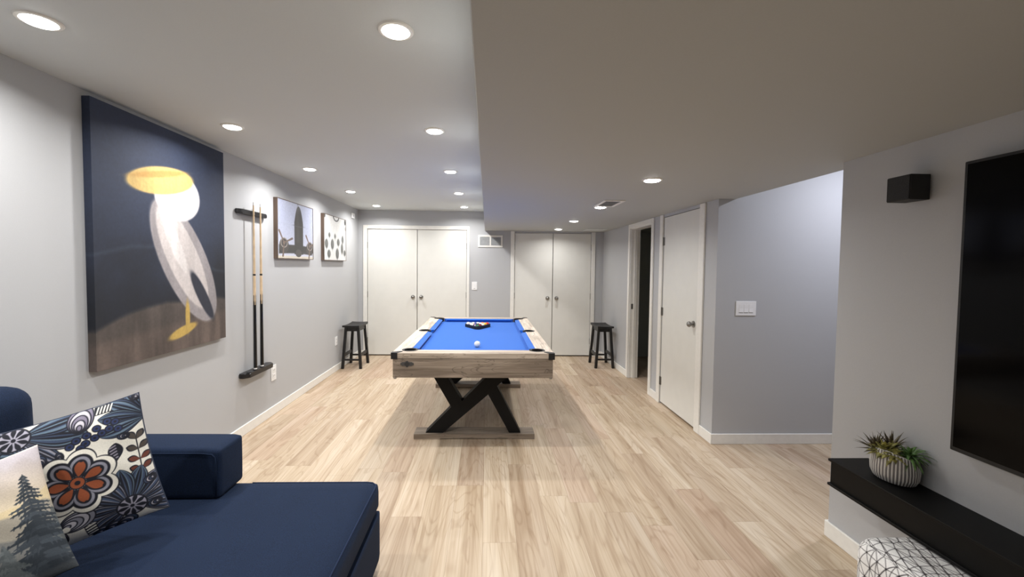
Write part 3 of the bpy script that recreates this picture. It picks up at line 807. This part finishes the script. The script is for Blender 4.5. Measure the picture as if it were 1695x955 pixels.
side = [['middle'], ['left', 'right'], ['left', 'middle', 'right'], ['far left', 'inner left', 'inner right', 'far right'], ['left corner', 'second from left', 'middle', 'second from right', 'right corner']]
rnd = random.Random(8)
for r_, row_ in enumerate(order):
    for k, (c, st) in enumerate(row_):
        x = -.105+(k-r_/2)*(2*RB+.0006); y = tipY+r_*(2*RB+.0006)*.866
        rot = (rnd.uniform(.2, 1.4) if st else rnd.uniform(-2.0, -1.2), rnd.uniform(-.6, .6))
        ball(x, y, c, st, '%s %s pool ball in the rack, %s %s' % ('white striped' if st else 'solid', c, side[r_][k], spot[r_]), 'racked pool balls', rot)
# rack: rounded triangular frame
def tri(off, rr):
    h = 4*(2*RB+.0006)*.866; w = 4*(2*RB+.0006)/2
    cs = [(-.105, tipY), (-.105+w, tipY+h), (-.105-w, tipY+h)]; out = []
    angs = [(-150, -30), (-30, 90), (90, 210)]
    for (cx, cy), (a0, a1) in zip(cs, angs): out += arc((cx, cy), off, math.radians(a0), math.radians(a1), 8)
    return out
b = B(); o_, i_ = tri(RB+.011, 0), tri(RB+.0015, 0); n = len(o_)
zs = (ZB, ZB+.036); V = [[b.verts.new((p[0], p[1], z)) for p in ring] for ring in (o_, i_) for z in zs]
for i in range(n):
    j = (i+1) % n
    b.faces.new((V[0][i], V[0][j], V[1][j], V[1][i])); b.faces.new((V[2][i], V[2][j], V[3][j], V[3][i]))
    b.faces.new((V[1][i], V[1][j], V[3][j], V[3][i])); b.faces.new((V[0][i], V[0][j], V[2][j], V[2][i]))
tag(obj('ball_rack', b, M_BLACKMAT, loc=(-.105, tipY, ZB), smooth=35), 'black triangular rack holding the balls at the far end of the blue cloth', 'ball rack')

# ------------------------------------------------------------------ stools
def stool(cx, y0, label):
    """saddle stool, long side in depth; the front feet stand at y0"""
    t = thing('saddle_stool', label, 'stool', (cx, y0+.2, 0), 'black stools at the back wall')
    # seat: slab dished along its length
    nx, ny = 10, 14; b = B(); W2, L2 = .118, .225; yc = y0+.205
    top, bot = [], []
    for i in range(nx+1):
        tr, br = [], []
        for j in range(ny+1):
            u = i/nx*2-1; v = j/ny*2-1
            z = .612+.012*v*v-.004*(1-u*u)
            tr.append(b.verts.new((cx+u*W2, yc+v*L2, z))); br.append(b.verts.new((cx+u*W2, yc+v*L2, z-.026)))
        top.append(tr); bot.append(br)
    for i in range(nx):
        for j in range(ny):
            b.faces.new((top[i][j], top[i+1][j], top[i+1][j+1], top[i][j+1])); b.faces.new((bot[i][j], bot[i][j+1], bot[i+1][j+1], bot[i+1][j]))
    for i in range(nx):
        for j in (0, ny): b.faces.new((top[i][j], top[i+1][j], bot[i+1][j], bot[i][j]))
    for j in range(ny):
        for i in (0, nx): b.faces.new((top[i][j], top[i][j+1], bot[i][j+1], bot[i][j]))
    obj('seat', b, M_BLACK, t, smooth=35)
    fx, fy = .145, .20; tx, ty = .085, .155
    for sx in (-1, 1):
        for sy in (-1, 1):
            b = B(); skew_bar(b, (cx+sx*(fx-.017), yc+sy*(fy-.017), 0), (cx+sx*tx, yc+sy*ty, .594), .019, .019, .018, .018)
            bmesh.ops.bevel(b, geom=list(b.edges), offset=.003, segments=1, affect='EDGES')
            obj('leg', b, M_BLACK, t)
    def at_z(z, sx, sy):
        k = z/.594; return (cx+sx*((fx-.017)*(1-k)+tx*k), yc+sy*((fy-.017)*(1-k)+ty*k))
    for sx in (-1, 1):       # long side rungs, boards
        z = .19; a = at_z(z, sx, -1); c = at_z(z, sx, 1)
        b = B(); box(b, a[0]-.009, a[0]+.009, a[1]+.018, c[1]-.018, z-.024, z+.024, bevel=.003, seg=1)
        obj('rung', b, M_BLACK, t)
        z = .562; a = at_z(z, sx, -1); c = at_z(z, sx, 1)
        obj('seat_rail', bx(a[0]-.009, a[0]+.009, a[1]+.018, c[1]-.018, z-.028, z+.024), M_BLACK, t)
    for sy in (-1, 1):
        z = .128; a = at_z(z, -1, sy); c = at_z(z, 1, sy)
        obj('rung', bx(a[0]+.018, c[0]-.018, a[1]-.010, a[1]+.010, z-.013, z+.013, bevel=.003, seg=1), M_BLACK, t)
        z = .562; a = at_z(z, -1, sy); c = at_z(z, 1, sy)
        obj('seat_rail', bx(a[0]+.018, c[0]-.018, a[1]-.009, a[1]+.009, z-.028, z+.022), M_BLACK, t)
    return t
stool(-1.915, 6.01, 'black wooden saddle stool at the left wall before the left closet')
stool(1.737, 6.095, 'black wooden saddle stool at the right wall before the right closet')

# ------------------------------------------------------------------ left wall: cue rack and cues
M_RACK = plain('black_rack_lacquer', (24, 23, 26), .35, noise=.25, scale=60)
rk = thing('cue_rack', 'black two-piece wall cue rack between the big canvas and the aeroplane picture', 'cue rack', (XL, 3.82, .52))
def stadium(y0, y1, x1, z0, z1):
    """bar standing off the wall with rounded ends, seen from above"""
    r = min((x1-XL)*.9, .05); pts = [(XL, y0+.01)]
    pts += [(XL+(x1-XL)*math.sin(a), y0+r-r*math.cos(a)) for a in [math.pi/2*i/8 for i in range(1, 9)]]
    pts += [(XL+(x1-XL)*math.cos(a), y1-r+r*math.sin(a)) for a in [math.pi/2*i/8 for i in range(0, 8)]]
    pts += [(XL, y1-.01)]
    b = B(); prism(b, pts, z0, z1)
    bmesh.ops.bevel(b, geom=[e for e in b.edges if abs(e.verts[0].co.z-e.verts[1].co.z) < 1e-6 and not (abs(e.verts[0].co.x-XL) < 1e-6 and abs(e.verts[1].co.x-XL) < 1e-6)], offset=.006, segments=2, affect='EDGES')
    return b
obj('upper_rail', stadium(3.575, 4.040, XL+.046, 1.900, 1.937), M_RACK, rk, smooth=40)
lw = obj('lower_rail', stadium(3.600, 4.070, XL+.078, .505, .545), M_RACK, rk, smooth=40)
CUES = (3.758, 3.868)
for yy in (3.66, *CUES):
    obj('butt_cup', lathe(B(), (XL+.058, yy, .545), [(.0, .0), (.019, .0), (.019, .005), (.013, .007), (0, .007)], 20), M_PLASTIC if yy == 3.70 else M_BLACKMAT, lw, smooth=40)
M_MAPLE = plain('pale_maple', (205, 180, 148), .3, noise=.06, scale=12, coat=.4)
M_CUEBLK = plain('black_cue_lacquer', (12, 12, 14), .2, noise=0, coat=.6)
def cue(y, label):
    x = XL+.059; z0 = .5528
    t = thing('pool_cue', label, 'pool cue', (x, y, z0), 'cues on the wall rack')
    def xx(z): return x-.0  # upright
    def seg(z1, z2, r1, r2, n=20): return lathe(B(), (x, y, 0), [(r1, z1), (r2, z2)], n)
    obj('bumper', seg(z0, z0+.012, .0135, .0148), M_PLASTIC, t, smooth=40)
    obj('butt', seg(z0+.012, 1.12, .0150, .0122), M_CUEBLK, t, smooth=40)
    # pointed splice: maple shaft with black points reaching up
    b = B(); n = 24; rings = []
    prof = [(.0122, 1.12), (.0121, 1.15), (.0119, 1.19), (.0117, 1.235)]
    for k, (r, z) in enumerate(prof):
        rings.append([b.verts.new((x+r*math.cos(2*math.pi*i/n), y+r*math.sin(2*math.pi*i/n), z+(.0 if k in (0, 3) else .02*math.cos(4*2*math.pi*i/n)))) for i in range(n)])
    for k in range(3):
        for i in range(n):
            f = b.faces.new((rings[k][i], rings[k][(i+1) % n], rings[k+1][(i+1) % n], rings[k+1][i])); ph = (i % 6)
            f.material_index = 1 if (k == 0 and ph in (0, 1, 4, 5)) or (k == 1 and ph in (0, 5)) else 0
            if k == 0 and ph in (2, 3): f.material_index = 0
    obj('splice', b, [M_MAPLE, M_CUEBLK], t, smooth=40)
    obj('forearm', seg(1.235, 1.375, .0117, .0108), M_MAPLE, t, smooth=40)
    obj('joint_ring', seg(1.375, 1.39, .0112, .0112), M_BLACK, t, smooth=40)
    obj('shaft', seg(1.39, 1.985, .0106, .0062), M_MAPLE, t, smooth=40)
    b = seg(1.985, 2.005, .0063, .0062); lathe(b, (x, y, 0), [(.0062, 2.005), (.0058, 2.012), (0, 2.014)], 16)
    obj('ferrule', b, M_PLASTIC, t, smooth=40)
cue(CUES[0], 'pale maple cue with a black butt in the rack, nearer the big canvas')
cue(CUES[1], 'pale maple cue with a black butt in the rack, nearer the aeroplane picture')

# ------------------------------------------------------------------ left wall: pictures
def canvas_art():
    W, H = 250, 325; asp = 1.43/1.10
    p = Paint(W, H, (40, 46, 62), asp)
    f = p.fbm(3, 4, 5); g = p.fbm(20, 3, 3)
    p.a = np.array((40, 48, 68))*(.85+.3*p.v[..., None])*(.9+.2*f[..., None])
    dark = np.clip((.62-p.v)*4, 0, 1)*np.clip(1.3-1.6*f, 0, 1)
    p.a *= (1-.45*dark)[..., None]
    p.put(np.abs(p.v-.43-.05*np.sin(p.u*5)-.05*(f-.5))-.004, (70, 78, 92), .5, .02)
    # ground band
    gl = .15+.09*np.clip(p.u/.45, 0, 1)-.03*np.clip((p.u-.5)*2, 0, 1)+.012*np.sin(p.u*9)
    gc = np.array((78, 70, 66))*(.75+.5*g[..., None])
    k = np.clip(.5-(p.v-gl)/.02, 0, 1)[..., None]; p.a = p.a*(1-k)+gc*k
    k = np.clip(.5-(p.v-.10-.05*p.u)/.03, 0, 1)[..., None]; p.a = p.a*(1-k)+np.array((94, 82, 76))*(.7+.6*g[..., None])*k
    # plain generic shapes: a long leaning pale form, a round pale form, yellow bars
    def form(cx, cy, rx, ry, rot, c, tex=.10):
        d = p.ell(cx, cy, rx, ry, rot); a0 = p.a.copy(); p.put(d, c, 1, .012)
        m = np.clip(.5-d/.012, 0, 1)[..., None]; p.a = a0*(1-m)+(p.a*(1-tex+2*tex*g[..., None]))*m
    form(.62, .40, .44, .185, math.radians(-57), (150, 144, 146))
    form(.60, .42, .37, .125, math.radians(-58), (198, 190, 188))
    form(.52, .50, .22, .045, math.radians(-62), (214, 208, 206))
    form(.76, .24, .20, .045, math.radians(-57), (44, 47, 60), .2)
    form(.56, .71, .190, .150, 0, (204, 200, 202), .05)
    form(.44, .765, .260, .080, math.radians(10), (206, 174, 108), .10)
    form(.42, .79, .23, .020, math.radians(13), (186, 146, 82), .05)
    form(.62, .150, .022, .11, 0, (190, 160, 86), .1)
    form(.58, .085, .13, .032, math.radians(14), (190, 160, 86), .1)
    return p.linear()
M_CANVAS = pattern_mat('printed_canvas', .75)
def wall_canvas(name, pic, y0, y1, z0, z1, d, label, parent=None):
    """stretched canvas on the left wall: printed face and wrapped sides"""
    H, W = pic.shape[:2]
    y = np.linspace(y0, y1, W); z = np.linspace(z0, z1, H); Yg, Zg = np.meshgrid(y, z)
    F = np.stack([np.full_like(Yg, XL+d), Yg, Zg], -1)
    def pad(a, wall):
        top = a[-1:].copy(); bot = a[:1].copy()
        if wall: top[..., 0] = XL+.001; bot[..., 0] = XL+.001
        a = np.concatenate([bot, a, top]); l = a[:, :1].copy(); r = a[:, -1:].copy()
        if wall: l[..., 0] = XL+.001; r[..., 0] = XL+.001
        return np.concatenate([l, a, r], 1)
    loc = (XL, (y0+y1)/2, z0)
    o = color_grid(name, pad(F, True), pad(pic, False), M_CANVAS, parent=parent, loc=loc)
    for p_ in o.data.polygons: p_.use_smooth = False
    return o
tag(wall_canvas('canvas_painting', canvas_art(), 2.272, 3.372, .900, 2.332, .042, ''),
    'very large dark navy canvas with white and yellow shapes on the left wall', 'painting')
M_PIC = pattern_mat('photo_under_glass', .5, coat=.35)
M_FRAMEW = wood('walnut_frame', 2, ((84, 68, 58), (106, 88, 76), (122, 104, 90)), crack=False)
def framed(y0, y1, z0, z1, pic, label):
    d = .042; t = thing('framed_picture', label, 'picture', (XL, (y0+y1)/2, z0))
    b = B(); w = .006
    box(b, XL, XL+d, y0, y0+w, z0, z1); box(b, XL, XL+d, y1-w, y1, z0, z1); box(b, XL, XL+d, y0+w, y1-w, z0, z0+w); box(b, XL, XL+d, y0+w, y1-w, z1-w, z1)
    box(b, XL, XL+.01, y0+w, y1-w, z0+w, z1-w)
    obj('frame', b, M_FRAMEW, t)
    H, W = pic.shape[:2]; Yg, Zg = np.meshgrid(np.linspace(y0+w, y1-w, W), np.linspace(z0+w, z1-w, H))
    o = color_grid('print', np.stack([np.full_like(Yg, XL+d-.004), Yg, Zg], -1), pic, M_PIC, parent=t, loc=tuple(t.location))
    return t
def aeroplane():
    p = Paint(200, 200, (188, 190, 202)); f = p.fbm(4, 4)
    p.a = np.array((168, 174, 198))*(1-p.v[..., None]*.0)+np.array((50, 46, 34))*(1-p.v[..., None])**2*.6
    D, D2 = (30, 28, 28), (58, 53, 51)
    def band(cx, w, v0, v1): return np.maximum(np.abs(p.u-cx)-w, np.maximum(v0-p.v, p.v-v1))
    # wing and ground band
    p.put(np.maximum(np.abs(p.v-.15-.02*np.sin(p.u*3.14))-.075, np.abs(p.u-.5)-.47), D, .95, .02)
    p.put(p.v-.045, (206, 198, 182), 1, .02)
    # fuselage: tall rounded nose pointing up
    w = .125*np.clip((.955-p.v)/.30, 0, 1)**.45
    p.put(np.maximum(np.abs(p.u-.56)-w, .08-p.v), D, 1, .012)
    p.put(np.maximum(np.abs(p.u-.53)-w*.35, .30-p.v), D2, .6, .05)
    p.put(p.ell(.56, .93, .03, .03), (36, 34, 34)); p.put(p.ell(.56, .60, .12, .012), (40, 38, 38), .6, .02)
    p.put(p.ell(.55, .10, .09, .07), (60, 56, 54))
    # engines with propellers
    for cx, cy in ((.16, .27), (.90, .25)):
        p.put(p.ell(cx, cy-.05, .12, .13), D2, 1); p.put(p.ell(cx, cy, .088, .088), (150, 142, 136)); p.put(p.ell(cx, cy, .070, .070), (52, 48, 48))
        p.put(p.ell(cx, cy, .028, .028), (128, 112, 100))
        for a in (122, 22, 262):
            a = math.radians(a); p.put(p.seg(cx, cy, cx+.23*math.cos(a), cy+.23*math.sin(a), .010, .020), (104, 84, 76))
    p.put(p.seg(.02, .60, .98, .58, .002), (150, 154, 170), .6)
    return p.linear()
def balloons():
    p = Paint(180, 180, (228, 228, 226)); f = p.fbm(5, 5)
    p.a *= (.96+.06*f)[..., None]
    D = (40, 42, 42)
    for (x, y, rx, ry) in ((.10, .36, .065, .10), (.35, .36, .065, .11), (.20, .14, .065, .085), (.57, .15, .07, .12), (.80, .28, .055, .12), (.62, .42, .06, .08), (.83, .50, .05, .09), (.22, .56, .04, .05), (.47, .55, .035, .05), (.93, .18, .05, .07)):
        p.put(p.ell(x, y, rx, ry), D, .88, .03); p.put(p.ell(x+.01, y+.02, rx*.35, ry*.8), (120, 122, 120), .7, .02)
        p.put(p.seg(x, y-ry, x, y-ry-.05, .004), D, .8)
    p.put(np.abs(p.ell(.52, 1.0, .12, .09))-.016, (86, 86, 84)); p.put(p.ell(.95, .93, .04, .07), D, .9); p.put(p.ell(.02, .97, .04, .05), D, .9); p.put(p.ell(.96, .78, .03, .06), (120, 120, 118), .8)
    for i in range(8): p.put(p.seg(.12*i+.05, .95, .12*i+.06, .5, .0015), (186, 188, 188), .5)
    return p.linear()
framed(4.215, 5.060, 1.534, 2.132, aeroplane(), 'square framed photo of a propeller aeroplane nose on the left wall')
framed(5.395, 6.225, 1.534, 2.125, balloons(), 'framed black and white print of hanging shapes near the back corner')

# ------------------------------------------------------------------ right side: television, speaker, shelf
tvx = XR-.05
tv = thing('television', 'huge black wall mounted television at the right edge', 'television', (XR, .63, .77))
M_TVG = NT('television_glass'); M_TVG.bs('Base Color', rgba((4, 4, 5))); M_TVG.bs('Roughness', .10); M_TVG.bs('Specular IOR Level', .09); M_TVG = M_TVG.m
obj('cabinet', bx(tvx, XR-.015, -.33, 1.612, .768, 1.908, bevel=.004, seg=2), M_BLACKMAT, tv)
obj('screen', bx(tvx-.002, tvx, -.318, 1.600, .785, 1.896, bevel=.0008, seg=1), M_TVG, tv)
obj('wall_bracket', bx(XR-.015, XR-.001, .3, .9, 1.1, 1.5), M_BLACKMAT, tv)
sp = thing('wall_speaker', 'small black box speaker high on the television wall', 'speaker', (XR, 1.83, 1.79))
b = bx(XR-.10, XR-.012, 1.772, 1.880, 1.788, 1.897, bevel=.002, seg=1)
obj('cabinet', b, M_BLACKMAT, sp)
obj('grille', bx(XR-.104, XR-.10, 1.775, 1.877, 1.791, 1.894, bevel=.001, seg=1), plain('speaker_cloth', (40, 41, 43), .8, noise=.2, scale=300), sp)
obj('wall_bracket', bx(XR-.012, XR, 1.80, 1.85, 1.82, 1.87), M_BLACKMAT, sp)
sh = thing('floating_shelf', 'long black floating media shelf under the television', 'shelf', (XR, .8, .413))
M_SHELF = plain('black_shelf_laminate', (12, 12, 12), .5, noise=.12, scale=90, spec=.18)
SY0, SY1, SXF = -.5, 2.017, 1.706
obj('top_board', bx(SXF, XR, SY0, SY1, .533, .545, bevel=.001, seg=1), M_SHELF, sh)
obj('box_body', bx(SXF+.011, XR, SY0, SY1-.006, .425, .533), M_SHELF, sh)
obj('bottom_board', bx(SXF, XR, SY0, SY1, .413, .425, bevel=.001, seg=1), M_SHELF, sh)

# pot with succulents
PX, PY, PZ = 1.833, 1.805, .545
pot = thing('potted_succulent', 'ribbed white oval pot of mixed succulents on the black shelf', 'plant', (PX, PY, PZ))
def pot_mesh():
    b = B(); n = 168; A_, B_ = .075, .092
    prof = [(.70, 0), (.86, .006), (.98, .030), (1.0, .060), (.97, .092), (.90, .124), (.86, .127), (.82, .122), (.80, .10)]
    rings = []
    for k, (s, h) in enumerate(prof):
        ring = []
        for i in range(n):
            a = 2*math.pi*i/n; rib = 1+(.022*math.cos(a*42)*(1 if 0 < k < 6 else 0))
            dz = (.010*math.sin(a*2+1.2)+.006*math.cos(a+2.4)) if k >= 5 else (.004*math.sin(a*2+1.2) if k == 4 else 0)
            ring.append(b.verts.new((PX+A_*s*rib*math.cos(a), PY+B_*s*rib*math.sin(a), PZ+h+dz)))
        rings.append(ring)
    for k in range(len(rings)-1):
        for i in range(n):
            f = b.faces.new((rings[k][i], rings[k][(i+1) % n], rings[k+1][(i+1) % n], rings[k+1][i]))
            if k < 5 and (i % 4) in (1, 2): f.material_index = 1
    b.faces.new(rings[0]); b.faces.new(rings[-1]).material_index = 2
    return b
M_POTW = plain('white_ceramic', (205, 203, 198), .55, noise=.03); M_POTG = plain('grey_groove_glaze', (112, 108, 108), .6, noise=.05); M_SOIL = plain('dark_soil', (40, 32, 24), .95, noise=.3, scale=80)
obj('pot', pot_mesh(), [M_POTW, M_POTG, M_SOIL], pot, smooth=True)
def leaf(b, base, d, L, w, curl, th=.25):
    """fleshy pointed leaf: starts along d and bends by curl (down positive)"""
    d = Vector(d).normalized(); s = d.cross(Vector((0, 0, 1)))
    s = s.normalized() if s.length > 1e-3 else Vector((1, 0, 0))
    n = 7; p = Vector(base); rings = []
    for i in range(n+1):
        t = i/n; ww = w*(math.sin(math.pi*min(1, (t*.85+.15)))**.8)*(1-t**4)+.0004
        nrm = s.cross(d).normalized()
        rings.append([b.verts.new(p+ww*math.cos(a)*s+ww*th*math.sin(a)*nrm) for a in [2*math.pi*k/6 for k in range(6)]])
        p = p+d*(L/n); d = (d+Vector((0, 0, -1))*curl/n).normalized()
    for r0, r1 in zip(rings, rings[1:]):
        for k in range(6): b.faces.new((r0[k], r0[(k+1) % 6], r1[(k+1) % 6], r1[k]))
    b.faces.new(rings[0]); b.faces.new(rings[-1])
rp = random.Random(11)
def cluster(name, mat, c, n, L, w, curl, elev, jitter=.25, th=.25, label=None):
    b = B()
    for i in range(n):
        a = i*2.399963+rp.uniform(-.2, .2); e_ = math.radians(elev[0]+(elev[1]-elev[0])*(i/n)+rp.uniform(-8, 8))
        l = L*rp.uniform(1-jitter, 1+jitter)
        leaf(b, (c[0]+rp.uniform(-.006, .006), c[1]+rp.uniform(-.006, .006), c[2]), (math.cos(a)*math.cos(e_), math.sin(a)*math.cos(e_), math.sin(e_)), l, w*rp.uniform(.8, 1.2), curl, th)
    o = obj(name, b, mat, pot, smooth=True)
    if label: o['label'] = label
M_S1 = plain('olive_brown_leaf', (84, 74, 52), .55, noise=.25, scale=40); M_S2 = plain('yellow_green_leaf', (128, 124, 62), .5, noise=.22, scale=50); M_S3 = plain('fresh_green_leaf', (86, 120, 62), .5, noise=.2, scale=40)
zt_ = PZ+.112
cluster('spiky_succulent', M_S1, (PX-.040, PY+.052, zt_), 44, .080, .0060, .5, (0, 85), label='dark thin-leaved spiky succulent')
cluster('spiky_succulent', M_S1, (PX+.012, PY+.030, zt_+.005), 40, .084, .0058, .7, (10, 88), label='dark thin-leaved spiky succulent')
cluster('rosette_succulent', M_S2, (PX-.034, PY+.010, zt_+.012), 36, .058, .0135, .9, (-15, 75), th=.3, label='yellow-green broad-leaved rosette')
cluster('rosette_succulent', M_S2, (PX-.042, PY-.032, zt_+.008), 30, .056, .0130, 1.7, (-25, 70), th=.3, label='yellow-green broad-leaved rosette')
cluster('curling_succulent', M_S3, (PX+.022, PY-.045, zt_+.004), 48, .086, .0068, 1.9, (0, 80), label='fresh green succulent with curling leaves')

# pouf under the shelf
def pouf():
    N = 150; x0, x1, y0, y1, zt_ = 1.515, 1.895, 1.29, 1.67, .402
    cx, cy, hx, hy, hz = (x0+x1)/2, (y0+y1)/2, (x1-x0)/2, (y1-y0)/2, zt_/2
    t = thing('pouf', 'white cube pouf with a thin black triangle line pattern under the shelf', 'pouf', (cx, cy, 0))
    M_P = pattern_mat('line_patterned_cotton', .9, weave=1)
    rs = np.random.RandomState(2)
    base = Paint(N, N, (240, 239, 237))
    def face_pic(seed):
        p = Paint(N, N, (240, 239, 237)); r = np.random.RandomState(seed); k = 9
        gx, gy = np.meshgrid(np.arange(k+1), np.arange(k+1))
        P = np.stack([(gx+(gy % 2)*.5)/k-.02, gy/k], -1)+r.uniform(-.018, .018, (k+1, k+1, 2))
        for j in range(k+1):
            for i in range(k+1):
                a = P[j, i]
                nb = []
                if i < k: nb.append(P[j, i+1])
                if j < k: nb.append(P[j+1, i]); nb.append(P[j+1, min(k, i+1)] if j % 2 else P[j+1, max(0, i-1)])
                if j < k-1 and r.rand() < .55: nb.append(P[j+2, i])
                if j < k-1 and i < k and r.rand() < .4: nb.append(P[j+2, i+1])
                for q in nb: p.put(p.seg(a[0], a[1], q[0], q[1], .0030), (46, 42, 44))
                p.put(p.ell(a[0], a[1], .010, .010), (40, 36, 38))
        return p.linear()
    g = np.linspace(-1, 1, N); U, V = np.meshgrid(g, g)
    r = .075
    def shape(X, Y, Z):
        P = np.stack([X*hx, Y*hy, Z*hz], -1); h = np.array([hx, hy, hz])
        inner = np.clip(P, -(h-r), h-r); d = P-inner; L = np.linalg.norm(d, axis=-1, keepdims=True)
        Q = inner+d/np.maximum(L, 1e-9)*r
        return Q+np.array([cx, cy, hz])
    # slightly bulged faces come from the rounding; five printed faces joined in one cover
    one = np.ones_like(U); parts = [shape(U, V, one), shape(-one, -U, V), shape(U, -one, V), shape(one, U, V), shape(-U, one, V), shape(U, -V, -one)]
    big = []; col = []
    allV = []; allC = []; F = []; off = 0
    for i, P in enumerate(parts):
        allV.append(P.reshape(-1, 3)); allC.append(face_pic(20+i).reshape(-1, 3))
        I = np.arange(N*N).reshape(N, N)+off; off += N*N
        F.append(np.stack([I[:-1, :-1], I[:-1, 1:], I[1:, 1:], I[1:, :-1]], -1).reshape(-1, 4))
    V_ = np.concatenate(allV)-np.array([cx, cy, 0]); C_ = np.concatenate(allC); F = np.concatenate(F)
    me = bpy.data.meshes.new('cover'); me.vertices.add(len(V_)); me.vertices.foreach_set('co', V_.astype(np.float32).ravel())
    me.loops.add(F.size); me.loops.foreach_set('vertex_index', F.astype(np.int32).ravel())
    me.polygons.add(len(F)); me.polygons.foreach_set('loop_start', np.arange(0, F.size, 4, dtype=np.int32)); me.update(); me.validate()
    at = me.color_attributes.new('pattern', 'FLOAT_COLOR', 'POINT'); at.data.foreach_set('color', np.concatenate([C_, np.ones((len(C_), 1))], 1).astype(np.float32).ravel())
    me.polygons.foreach_set('use_smooth', np.ones(len(F), bool)); me.materials.append(M_P)
    bm = bmesh.new(); bm.from_mesh(me); bmesh.ops.remove_doubles(bm, verts=bm.verts, dist=1e-5); bmesh.ops.recalc_face_normals(bm, faces=bm.faces); bm.to_mesh(me); bm.free()
    o = bpy.data.objects.new('cover', me); COL.objects.link(o); o.parent = t
pouf()
